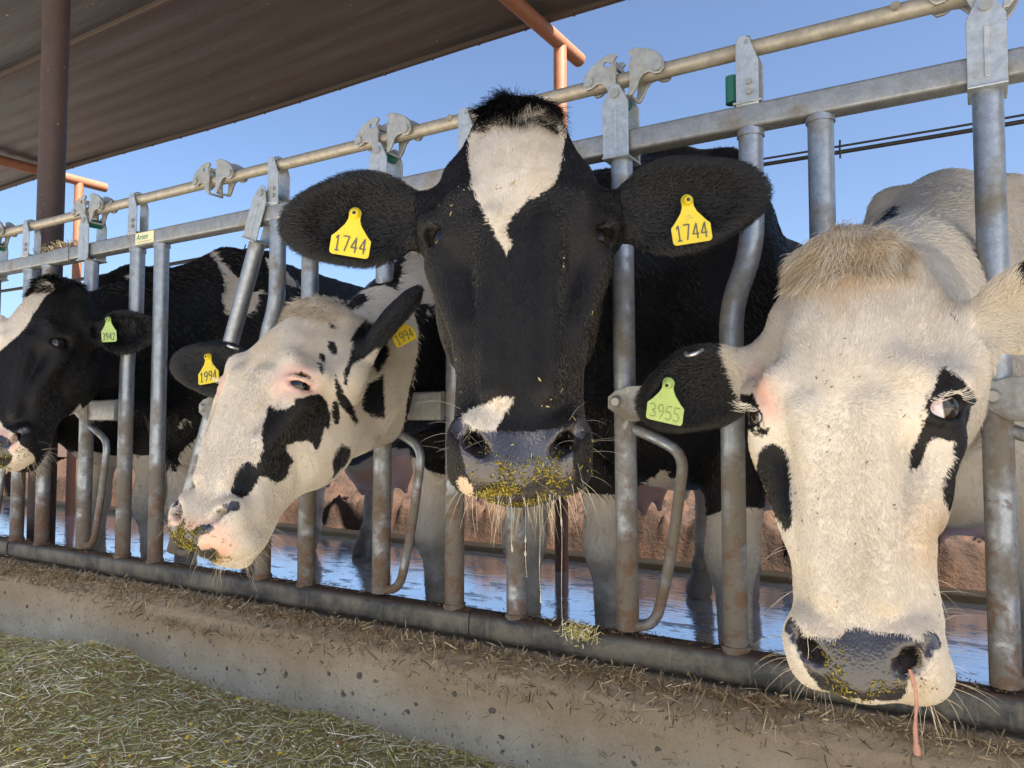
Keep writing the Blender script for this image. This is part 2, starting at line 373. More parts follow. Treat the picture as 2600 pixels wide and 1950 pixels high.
for k in range(-2, 9):
    xs = XS0 - k * PIT; xp = XP0 - k * PIT; xb = xs - .159
    b = MB(); b.tube([(xs, FY, ZB + .02), (xs, FY, ZT - .018)], PR); b.tube([(xs, FY, ZB + .024), (xs, FY, ZB + .034)], .0245, 16)
    b.tube([(xs, FY, ZT - .032), (xs, FY, ZT - .0225)], .0245, 16); fpart(b, 'straight_post', 'galvanised')
    b = MB(); b.tube([(xb, FY, ZB + .02), (xb, FY, .93)] + arc((xb, FY, .96), (xb, FY, 1.01), (xb + .018, FY, 1.055)) + arc((xb + .022, FY, 1.065), (xb + .04, FY, 1.11), (xb + .04, FY, 1.16)) + [(xb + .04, FY, ZT - .018)], PR)
    b.tube([(xb, FY, ZB + .024), (xb, FY, ZB + .036)], .025, 16); b.tube([(xb + .04, FY, ZT - .034), (xb + .04, FY, ZT - .0225)], .0245, 16); fpart(b, 'bent_post', 'galvanised')
    # bracket that carries the lock pipe
    xm = xb + .04; b = MB()
    out = [(-.02, -.11), (.02, -.11), (.02, -.03), (.004, .014), (-.004, .018), (-.014, .018), (-.02, .01)]
    for dy in (-.019, .019): b.plate(out, .004, Matrix.Translation((xm, FY + dy, ZP)))
    b.tube([(xm, FY + .02 * math.cos(t), ZP + .02 * math.sin(t)) for t in np.linspace(0, math.pi, 9)], .0045, 8)
    b.box((xm, FY, ZT + .0245), (.05, .05, .004))
    br = fpart(b, 'pipe_bracket', 'bracket_steel', None, .0012)
    for zz in (.042, .06):
        b = MB(); b.tube([(xm + .004, FY - .027, ZT + zz), (xm + .004, FY - .02, ZT + zz)], .006, 6, True, False); fpart(b, 'bolt', 'bolt_steel', br)
    # swinging arm, its crossbar and the loop that trips it
    tilt = R_(21.) if k == 3 else R_((0, -.4, .3, 0, .5)[k % 5])
    root = bpy.data.objects.new('pivot_arm', None); COL.objects.link(root); root.parent = fence
    root.location = Vector((xp, FY, .838)) + FINV; root.rotation_euler = (0, tilt, 0)
    b = MB(); b.tube([(0, 0, -.436), (0, 0, ZT - .838 - .032)], PR, 24); fpart(b, 'arm_tube', 'galvanised', root)
    b = MB(); lp = arc((.012, 0, -.05), (.03, 0, -.056), (.065, 0, -.072), 5) + arc((.085, 0, -.082), (.118, 0, -.097), (.112, 0, -.135), 6) + arc((.105, 0, -.18), (.09, 0, -.29), (.065, 0, -.385), 6) + arc((.06, 0, -.40), (.045, 0, -.432), (.01, 0, -.425), 6)
    b.tube(lp, .0105, 14); fpart(b, 'trip_loop', 'galvanised', root)
    b = MB(); zt = ZT - .838
    out = [(-.027, -.033), (.027, -.033), (.027, .075), (.010, .108), (.004, .112), (-.004, .112), (-.010, .108), (-.027, .075)]
    for dy in (-.029, .029): b.plate(out, .0045, Matrix.Translation((0, dy, zt)))
    b.box((0, 0, zt - .0335), (.054, .072, .0045)); b.plate([(-.004, -.02), (.004, -.02), (.004, .06), (-.004, .06)], .003, Matrix.Translation((0, -.032, zt)))
    bk = fpart(b, 'arm_bracket', 'bracket_steel', root, .0016)
    b = MB(); b.tube([(0, -.036, zt + .092), (0, .036, zt + .092)], [.0095, .011], 18); fpart(b, 'bolt', 'bolt_steel', bk)
    b = MB(); b.tube([(0, -.026, zt + .088), (0, .026, zt + .088)], .0135, 18); fpart(b, 'roller', 'green_plastic', bk)
    b = MB(); L = PIT - .246 - .159 - PR
    for dy in (-.0255, .0255):
        out = [(-.008, .022), (-.024, .010), (-.024, -.012), (.012, -.036), (.03, -.038), (.05, -.036), (.05, .030), (.02, .030)]
        b.plate(out, .005, Matrix.Translation((xp, FY + dy, .838)))
    b.rbar((xp + .045, FY, .835), (xp + L, FY, .835), .026, .032, .006)
    cb = fpart(b, 'crossbar', 'galvanised_rail', None, .001)
    b = MB(); b.tube([(xp - .006, FY - .036, .838), (xp - .006, FY - .027, .838)], [.008, .013], 18); fpart(b, 'bolt', 'bolt_steel', cb)
    # claws on the lock pipe either side of the arm's resting place
    for sgn in (1, -1):
        b = MB()
        jit = random.uniform(-.003, .003)
        for dy in (-.021, .021):
            fr = Matrix.Translation((xp + .010 + sgn * .072 + jit, FY + dy, ZP)) @ Matrix.Scale(sgn, 4, (1, 0, 0))
            b.plate(CLAW, .007, fr, HOLE if sgn < 0 else None)
        b.tube([(xp + .010 + sgn * .072, FY - .03, ZP), (xp + .010 + sgn * .072, FY + .03, ZP)], .0095, 14)
        b.box((xp + .010 + sgn * .019, FY, ZP + .027), (.008, .044, .012)); b.box((xp + .010 + sgn * .014, FY, ZP - .042), (.005, .044, .006))
        fpart(b, 'latch_claw', 'cast_claw', None, .0015)
def stopper(x):
    b = MB(); b.tube([(x, FY, ZT + .035), (x, FY, ZT + .085)], .012, 14); fpart(b, 'rubber_stop', 'green_plastic')
stopper(XS0 - .159 + .04 - .032); stopper(XS0 - .159 + .04 - .032 - 3 * PIT)

# ------------------------------------------------------------------ cows: one implicit surface each, meshed by surface nets
class Field:
    def __init__(s, xs, ys, zs):
        s.ax = [np.asarray(a, np.float32) for a in (xs, ys, zs)]; s.D = np.full([len(a) for a in s.ax], .3, np.float32); s.fr = Matrix.Identity(4)
    def frame(s, M4): s.fr = M4; s.inv = np.array(M4.inverted(), np.float32); return s
    def block(s, c, r):
        """grid block round local points c (list) with radius r -> slices and local coordinates"""
        W = np.array([(s.fr @ Vector(p))[:] for p in c]); lo = W.min(0) - r; hi = W.max(0) + r
        sl = tuple(slice(max(0, int(np.searchsorted(a, l)) - 1), int(np.searchsorted(a, h)) + 1) for a, l, h in zip(s.ax, lo, hi))
        g = np.meshgrid(*[a[q] for a, q in zip(s.ax, sl)], indexing='ij', sparse=True); m = s.inv
        return sl, [m[i, 0] * g[0] + m[i, 1] * g[1] + m[i, 2] * g[2] + m[i, 3] for i in range(3)]
    def put(s, sl, d, k, sub=False):
        a = s.D[sl]
        if a.size == 0: return
        if sub:   # smooth subtraction
            h = np.clip(.5 - .5 * (a + d) / k, 0, 1); s.D[sl] = a * (1 - h) - d * h + k * h * (1 - h)
        else:
            h = np.clip(.5 + .5 * (a - d) / k, 0, 1); s.D[sl] = a * (1 - h) + d * h - k * h * (1 - h)
    def cap(s, a, b, ra, rb, k=.02, sub=False, sq=None):
        sl, (x, y, z) = s.block([a, b], max(ra, rb) + k + .03); a = np.array(a, np.float32); b = np.array(b, np.float32); v = b - a
        if sq is not None: pass
        t = np.clip(((x - a[0]) * v[0] + (y - a[1]) * v[1] + (z - a[2]) * v[2]) / max(1e-9, float(v @ v)), 0, 1)
        dx = (x - a[0] - t * v[0]); 
        if sq: dx = dx / sq
        d = np.sqrt(dx ** 2 + (y - a[1] - t * v[1]) ** 2 + (z - a[2] - t * v[2]) ** 2) - (ra + (rb - ra) * t)
        s.put(sl, d * (min(1, sq) if sq else 1), k, sub); return s
    def ell(s, c, r, k=.02, sub=False, rot=None):
        sl, (x, y, z) = s.block([c], max(r) + k + .03); x = x - c[0]; y = y - c[1]; z = z - c[2]
        if rot is not None:
            q = np.array(rot.transposed(), np.float32); x, y, z = [q[i, 0] * x + q[i, 1] * y + q[i, 2] * z for i in range(3)]
        k0 = np.sqrt((x / r[0]) ** 2 + (y / r[1]) ** 2 + (z / r[2]) ** 2) + 1e-6
        k1 = np.sqrt((x / r[0] ** 2) ** 2 + (y / r[1] ** 2) ** 2 + (z / r[2] ** 2) ** 2) + 1e-6
        s.put(sl, k0 * (k0 - 1) / k1, k, sub); return s
    def loft(s, T, k=.02):
        """T rows: z, half width front, half width back, y front, y back, exponent"""
        T = np.array(T, np.float32); zs = T[:, 0]; o = np.argsort(zs); T = T[o]; zs = T[:, 0]
        mx = float(max(T[:, 1].max(), T[:, 2].max()))
        sl, (x, y, z) = s.block([(sx * mx, yy, zz) for sx in (-1, 1) for yy in (T[:, 3].min(), T[:, 4].max()) for zz in (zs[0], zs[-1])], .05)
        zc = np.clip(z, zs[0], zs[-1])
        fine = np.linspace(zs[0], zs[-1], 400); 
        def tab(col):
            v = np.interp(fine, zs, T[:, col]); ker = np.hanning(31); ker /= ker.sum(); return np.interp(zc, fine, np.convolve(np.pad(v, 15, 'edge'), ker, 'valid')).astype(np.float32)
        wf, wb, yf, yb, n = [tab(i) for i in range(1, 6)]
        cy = (yf + yb) / 2; hy = (yb - yf) / 2; ty = np.clip((y - yf) / (yb - yf), 0, 1); t2 = np.clip(ty / .55, 0, 1); t2 = t2 * t2 * (3 - 2 * t2)
        w_ = wf + (wb - wf) * t2
        q = (np.abs(x / w_) ** n + np.abs((y - cy) / hy) ** n) ** (1 / n)
        d = (q - 1) * np.minimum(w_, hy); dz = np.maximum(z - zs[-1], zs[0] - z)
        d = np.where(dz > 0, np.sqrt(np.maximum(d, 0) ** 2 + dz ** 2), d)
        s.put(sl, d, k); return s

def surface_nets(D, ax):
    S_ = D < 0; nx, ny, nz = D.shape
    cnt = np.zeros((nx - 1, ny - 1, nz - 1), np.int8)
    for i in (0, 1):
        for j in (0, 1):
            for k in (0, 1): cnt += S_[i:nx - 1 + i, j:ny - 1 + j, k:nz - 1 + k]
    act = (cnt > 0) & (cnt < 8); I = np.argwhere(act); idx = np.full(act.shape, -1, np.int32); idx[tuple(I.T)] = np.arange(len(I))
    acc = np.zeros((len(I), 3)); num = np.zeros(len(I)); A = [np.asarray(a, np.float64) for a in ax]
    cor = [(i, j, k) for i in (0, 1) for j in (0, 1) for k in (0, 1)]
    for c in cor:
        for d in range(3):
            if c[d]: continue
            e = list(c); e[d] = 1; p = I + np.array(c); q = I + np.array(e); a = D[tuple(p.T)]; b_ = D[tuple(q.T)]; m = (a < 0) != (b_ < 0)
            t = np.where(m, a / np.where(m, a - b_, 1), 0)
            P = np.stack([A[g][p[:, g]] for g in range(3)], 1); Q = np.stack([A[g][q[:, g]] for g in range(3)], 1)
            acc += np.where(m[:, None], P + (Q - P) * t[:, None], 0); num += m
    V = acc / num[:, None]; F = []
    for d in range(3):
        u, v = (d + 1) % 3, (d + 2) % 3; lo = [slice(0, None)] * 3; hi = [slice(0, None)] * 3
        lo[d] = slice(0, -1); hi[d] = slice(1, None); a = S_[tuple(lo)]; b_ = S_[tuple(hi)]; E = np.argwhere(a != b_)
        ok = (E[:, u] > 0) & (E[:, v] > 0) & (E[:, u] < D.shape[u] - 1) & (E[:, v] < D.shape[v] - 1); E = E[ok]; q = []
        for du, dv in ((0, 0), (1, 0), (1, 1), (0, 1)):
            c = E.copy(); c[:, u] -= du; c[:, v] -= dv; q.append(idx[tuple(c.T)])
        q = np.stack(q, 1); fl = a[tuple(E.T)]; q[~fl] = q[~fl][:, ::-1]; F.append(q)
    F = np.concatenate(F); F = F[(F >= 0).all(1)]
    return V, F
def smooth(V, F, it=2, lam=.5, keep=None):
    E = np.concatenate([F[:, [0, 1]], F[:, [1, 2]], F[:, [2, 3]], F[:, [3, 0]]])
    for i in range(it):
        for l in (lam, -lam * .98):
            acc = np.zeros_like(V); n = np.bincount(np.concatenate([E[:, 0], E[:, 1]]), minlength=len(V))[:, None]
            for c in range(3): acc[:, c] = np.bincount(E[:, 0], V[E[:, 1], c], len(V)) + np.bincount(E[:, 1], V[E[:, 0], c], len(V))
            V = V + l * (acc / np.maximum(n, 1) - V)
    return V
def vnormals(V, F):
    n = np.cross(V[F[:, 2]] - V[F[:, 0]], V[F[:, 3]] - V[F[:, 1]]); N = np.zeros_like(V)
    for c in range(4):
        for d in range(3): N[:, d] += np.bincount(F[:, c], n[:, d], len(V))
    return N / np.maximum(np.linalg.norm(N, axis=1), 1e-12)[:, None]
def axis_grid(lo, hi, f0, f1, fine, coarse):
    """grid line positions: fine steps in [f0,f1], growing to coarse outside"""
    a = list(np.arange(f0, f1 + fine, fine)); st = fine; x = a[0]
    while x > lo: st = min(coarse, st * 1.12); x -= st; a.insert(0, x)
    st = fine; x = a[-1]
    while x < hi: st = min(coarse, st * 1.12); x += st; a.append(x)
    return np.array(a)

HEAD = [  # z, half width front, half width back, y front, y back, exponent  (the face looks along -y, the muzzle points to -z)
    (.203, .022, .030, .030, .075, 2.0), (.193, .044, .050, .006, .09, 2.0), (.17, .056, .062, -.018, .105, 2.1), (.135, .065, .072, -.045, .12, 2.2), (.10, .076, .085, -.062, .125, 2.3),
    (.06, .086, .096, -.074, .13, 2.4), (.02, .088, .102, -.082, .14, 2.5), (-.02, .080, .102, -.085, .145, 2.5), (-.06, .070, .102, -.084, .148, 2.5), (-.10, .061, .095, -.081, .14, 2.5),
    (-.14, .055, .086, -.077, .12, 2.4), (-.185, .053, .073, -.073, .092, 2.3), (-.22, .055, .066, -.071, .076, 2.3), (-.255, .062, .066, -.069, .070, 2.4), (-.285, .063, .066, -.059, .064, 2.4),
    (-.31, .052, .058, -.043, .054, 2.2), (-.328, .032, .040, -.018, .04, 2.0)]
EYE_SET = ((.0850, -.0370, -.003), (.85, -.527))      # eyeball centre and the way the socket faces
def head_prims(f, o):
    EYE, EO = o.get('eye', EYE_SET)
    bk = o.get('back', 1.); f.loft([(z, a, b_ * (1 - (1 - bk) * math.exp(-((z + .06) / .12) ** 2)), *r) for z, a, b_, *r in HEAD], .02)
    for s in (-1, 1):
        f.cap((s * .078, -.058, .036), (s * .102, -.022, .029), .016, .017, .04)          # brow over the eye
        f.ell((s * .072, -.030, -.002), (.034, .040, .037), .022)                            # flesh round the eye
        f.cap((s * .104, -.012, .022), (s * .108, .05, .02), .020, .026, .04)              # behind the orbit
        f.cap((s * .098, -.03, -.040), (s * .068, -.048, -.140), .018, .010, .045)          # cheek bone running to the muzzle
        f.ell((s * .064 * bk ** 1.3, .080, -.060), (.044, .072, .090), .04)                           # jaw muscle
        f.cap((s * .050, -.030, -.165), (s * .055, -.02, -.235), .020, .022, .04)          # side of the nose
        f.ell((s * .056, -.050, -.262), (.031, .029, .036), .018)                          # nostril wing
        f.ell((s * .052, -.022, -.293), (.036, .044, .032), .020)                          # upper lip
        f.cap((s * .070, .05, .080), (s * .118, .035, .055), .030, .027, .035)              # ear base
        f.cap((s * .045, .06, .15), (s * .072, .05, .115), .028, .028, .04)
        f.cap((s * .036, -.074, .0), (s * .034, -.068, -.20), .013, .011, .020)               # edge of the nose bone
        f.cap((s * .088, -.034, -.048), (s * .066, -.056, -.120), .014, .007, .022)
    f.ell((0, .018, -.316), (.046, .040, .022), .010)                                      # chin
    f.ell((0, -.058, -.282), (.040, .022, .036), .018)                                     # nose pad
    f.ell((0, -.028, -.298), (.045, .042, .026), .02)
    f.ell((0, .03, .185), (.056, .055, .030), .03)                                         # poll
    for s in (-1, 1):
        f.ell((s * EYE[0] + s * EO[0] * .0225, EYE[1] + EO[1] * .0225, EYE[2]), (.021, .0255, .0172), .005, True, Matrix.Rotation(s * math.atan2(EO[1], EO[0]), 3, 'Z'))   # eye socket
        f.ell((s * .112, -.040, .078), (.024, .034, .034), .035, True)                       # hollow of the temple
        f.cap((s * .090, -.068, -.022), (s * .066, -.080, -.066), .0035, .0025, .012, True)     # folds round the eye
        f.cap((s * .094, .0, -.115), (s * .080, .055, -.165), .0045, .003, .022, True)         # front of the jaw muscle
        f.cap((s * .033, -.092, -.284), (s * .054, -.088, -.266), .0075, .0125, .006, True)     # nostril: a slanting comma
        f.cap((s * .054, -.088, -.266), (s * .080, -.068, -.240), .0125, .0060, .006, True)
        f.cap((s * .056, -.080, -.266), (s * .050, -.025, -.252), .0120, .009, .006, True)
        f.cap((s * .040, -.082, -.279), (s * .050, -.060, -.268), .0085, .009, .006, True)
        f.cap((0, -.060, -.312), (s * .040, -.040, -.307), .0024, .0028, .005, True)            # mouth line
        f.cap((s * .040, -.040, -.307), (s * .070, .04, -.290), .0028, .0035, .006, True)
        def lid(t, up):
            a, b_ = -.0255 * math.cos(t), (.0168 * o.get('lidup', 1.) if up else -.0155) * math.sin(t); q = math.sqrt(max(.0001, .0270 ** 2 - a * a - b_ * b_))
            return (s * (EYE[0] + EO[0] * q - EO[1] * a), EYE[1] + EO[1] * q + EO[0] * a, EYE[2] + b_)
        for up in (True, False):
            pts = [lid(t, up) for t in np.linspace(0, math.pi, 7)]
            for a, b_ in zip(pts[:-1], pts[1:]): f.cap(a, b_, .0048 if up else .0038, .0048 if up else .0038, .006)
def ear_frame(e):
    d = Vector(e['dir']).normalized(); n = Vector(e['open']); n = (n - d * n.dot(d)).normalized(); wv = d.cross(n)
    return Matrix(((d.x, wv.x, n.x, e['root'][0]), (d.y, wv.y, n.y, e['root'][1]), (d.z, wv.z, n.z, e['root'][2]), (0, 0, 0, 1)))
def ear_prims(f, e, hf):
    L, W = e.get('len', .185), e.get('wid', .105); f.frame(hf @ ear_frame(e))       # local: x root->tip, z the way the bowl opens
    f.cap((-.03, 0, -.01), (.03, 0, -.006), .03, .024, .025)
    f.ell((L * .46, 0, -.006), (L * .40, W * .49, .0165), .02); f.ell((L * .74, -W * .04, -.005), (L * .27, W * .34, .0135), .018)
    f.ell((L * .47, -W * .03, .018), (L * .38, W * .35, .0260), .010, True)
    f.frame(hf)

def R3(yaw=0, pitch=0, roll=0):
    return Matrix.Rotation(R_(yaw), 3, 'Z') @ Matrix.Rotation(R_(pitch), 3, 'X') @ Matrix.Rotation(R_(roll), 3, 'Y')
def frame4(loc, rot, sc=1.):
    m = rot.to_4x4() @ (Matrix.Scale(sc, 4) if isinstance(sc, float) else Matrix.Diagonal((*sc, 1))); m.translation = Vector(loc); return m

def body_prims(f, o):
    """frame: origin on the floor below the shoulders, +y towards the tail"""
    f.ell((0, .05, .92), (.25, .38, .36), .1)
    for s in (-1, 1):
        f.ell((s * .17, -.02, 1.0), (.11, .20, .30), .08); f.ell((s * .14, 1.25, 1.02), (.16, .32, .30), .08)
        f.cap((s * .13, .02, 1.36), (s * .235, -.14, .90), .05, .045, .05)      # shoulder blade
        f.cap((s * .22, -.12, .86), (s * .19, .06, .70), .05, .05, .05)
        f.cap((s * .24, 1.02, 1.33), (s * .20, 1.06, 1.30), .05, .06, .07)
        f.cap((s * .10, 1.52, 1.28), (s * .12, 1.4, 1.2), .05, .07, .06)
        lx = s * .155 + o.get('leg_dx', 0)
        f.cap((s * .17, -.06, .88), (lx, -.07, .46), .095, .056, .06); f.ell((lx, -.085, .43), (.058, .06, .075), .03)
        f.cap((lx, -.075, .40), (lx, -.06, .15), .042, .036, .03); f.ell((lx, -.065, .135), (.047, .052, .05), .02)
        f.cap((lx, -.07, .10), (lx, -.11, .03), .045, .058, .02)
        hx = s * .19 + o.get('hind_dx', 0); hy = o.get('hind_dy', 0) * s
        f.ell((s * .19, 1.30, .84), (.12, .23, .30), .07); f.cap((s * .20, 1.26, .66), (hx, 1.47 + hy, .50), .105, .055, .06); f.ell((hx, 1.49 + hy, .47), (.045, .06, .07), .03)
        f.cap((hx, 1.47 + hy, .44), (hx, 1.43 + hy, .15), .043, .038, .03); f.ell((hx, 1.425 + hy, .13), (.047, .052, .05), .02); f.cap((hx, 1.41 + hy, .10), (hx, 1.36 + hy, .03), .045, .058, .02)
        for yy in (1.02, 1.2): f.cap((s * .07, yy, .47), (s * .075, yy, .39), .017, .012, .02)
    f.ell((0, .62, .90), (.345, .60, .36), .12); f.cap((0, -.05, 1.33), (0, 1.3, 1.32), .085, .10, .10); f.ell((0, 1.25, 1.12), (.24, .34, .26), .1)
    f.ell((0, -.18, .80), (.13, .18, .20), .08); f.ell((0, 1.08, .58), (.17, .24, .17), .06)
    f.cap((0, 1.55, 1.30), (0, 1.64, 1.15), .035, .028, .04); f.cap((0, 1.64, 1.15), (0.03, 1.65, .62), .026, .02, .02); f.ell((.03, 1.65, .52), (.04, .04, .14), .03)

COWS = {}
NOSTRIL_SHADE = [(.040, -.090, -.279), (.054, -.086, -.266), (.067, -.077, -.252), (.077, -.068, -.242), (.054, -.065, -.262)]  # points round which the nostril holes are painted dark
def poly_sd(P, poly):
    """signed distance, positive inside, of (N,2) points to a polygon"""
    poly = np.asarray(poly, float); n = len(poly); d2 = np.full(len(P), 1e9); ins = np.zeros(len(P), bool)
    for i in range(n):
        a = poly[i]; b_ = poly[(i + 1) % n]; e = b_ - a; w_ = P - a; t = np.clip((w_ @ e) / max(1e-12, e @ e), 0, 1); q = w_ - t[:, None] * e; d2 = np.minimum(d2, (q * q).sum(1))
        c = ((a[1] <= P[:, 1]) != (b_[1] <= P[:, 1])); xx = a[0] + (P[:, 1] - a[1]) / (e[1] if abs(e[1]) > 1e-12 else 1e-12) * e[0]; ins ^= c & (P[:, 0] < xx)
    return np.where(ins, 1, -1) * np.sqrt(d2)
def decal_basis(d):
    d = Vector(d).normalized(); u = d.cross(Vector((0, 0, 1))).normalized(); v = u.cross(d); return np.array(u), np.array(v), np.array(d)
def coat_fields(name, P, N):
    """black (signed, metres), tan, pink, nose fields at scene points P with normals N"""
    c = COWS[name]; EYE = c['eye'][0]; hm = np.array(c['hf'].inverted()); bmx = np.array(c['bf'].inverted())
    out = {}
    H = P @ hm[:3, :3].T + hm[:3, 3]; B = P @ bmx[:3, :3].T + bmx[:3, 3]
    NH = N @ hm[:3, :3].T; NH = NH / np.maximum(np.linalg.norm(NH, axis=1), 1e-9)[:, None]
    bl = c['base'](H, B); out = {'tan': np.full(len(P), -.1), 'pink': np.full(len(P), -.1), 'nose': np.full(len(P), -.1)}
    for e in c['ears']:
        if e.get('black') is None: continue
        q = np.array((c['hf'] @ ear_frame(e)).inverted()); E = P @ q[:3, :3].T + q[:3, 3]
        on = np.minimum(np.minimum(E[:, 0] + .03, .09 - np.abs(E[:, 1])), .045 - np.abs(E[:, 2]))
        lim = e['black'] + .02 * vnoise(P, 16, 7, 2)
        sv = np.clip((E[:, 0] - lim), -.1, .1) if e.get('over') else np.clip(np.maximum(E[:, 0] - lim, -.1), -.1, .1)
        bl = np.where(on > 0, np.where(E[:, 0] > lim, np.maximum(bl, sv), np.minimum(bl, sv) if e.get('over') else bl), bl)
    wob = .0016 * vnoise(P, 110, 4, 2) + .0018 * vnoise(P, 38, 9, 2)
    for frame, d, polys in DECALS.get(name, []):
        X, NN = (H, NH) if frame == 'head' else (B, N)
        u, v, dd = decal_basis(d); uv = np.stack([X @ u, X @ v], 1); face = NN @ dd      # <0 faces the viewing side
        pen = np.clip((face - .12) / .2, 0, 1) * .3
        on_ = (H[:, 1] < .24) & (B[:, 1] < -.45) if frame == 'head' else B[:, 1] > -.66
        for kind, pts in polys:
            sd_ = poly_sd(uv, pts) + wob * (1 if frame == 'head' else 5) - pen - np.where(on_, 0, .3)
            if kind == 'b': bl = np.maximum(bl, sd_)
            elif kind == 'w': bl = np.minimum(bl, -sd_)
            else:
                kk = {'t': 'tan', 'p': 'pink', 'n': 'nose'}[kind]; out[kk] = np.maximum(out[kk], sd_)
    de = np.minimum(np.linalg.norm(H - np.array(EYE), axis=1), np.linalg.norm(H - np.array(EYE) * np.array([-1, 1, 1]), axis=1))
    if c.get('lids', 'black') == 'black': bl = np.maximum(bl, .0320 - de)
    else: out['pink'] = np.maximum(out['pink'], .040 - de)
    for p in NOSTRIL_SHADE:
        for sg in (-1, 1): out['nose'] = np.maximum(out['nose'], .0115 - np.linalg.norm(H - np.array([sg * p[0], p[1], p[2]]), axis=1))  # shade inside the nostrils, painted in with the dark nose colour
    ud = np.minimum(np.minimum(.24 - np.abs(B[:, 0]), .24 - np.abs(B[:, 1] - 1.10)), .60 - B[:, 2] + .03 * vnoise(B, 9, 5, 2)); ud = np.where(np.abs(B[:, 0]) > .17, -.1, ud)
    out['pink'] = np.maximum(out['pink'], np.clip(ud, -.1, .1)); bl = np.where(ud > 0, np.minimum(bl, -ud), bl)
    out['black'] = bl; out['H'] = H; out['B'] = B; out['NH'] = NH
    return out
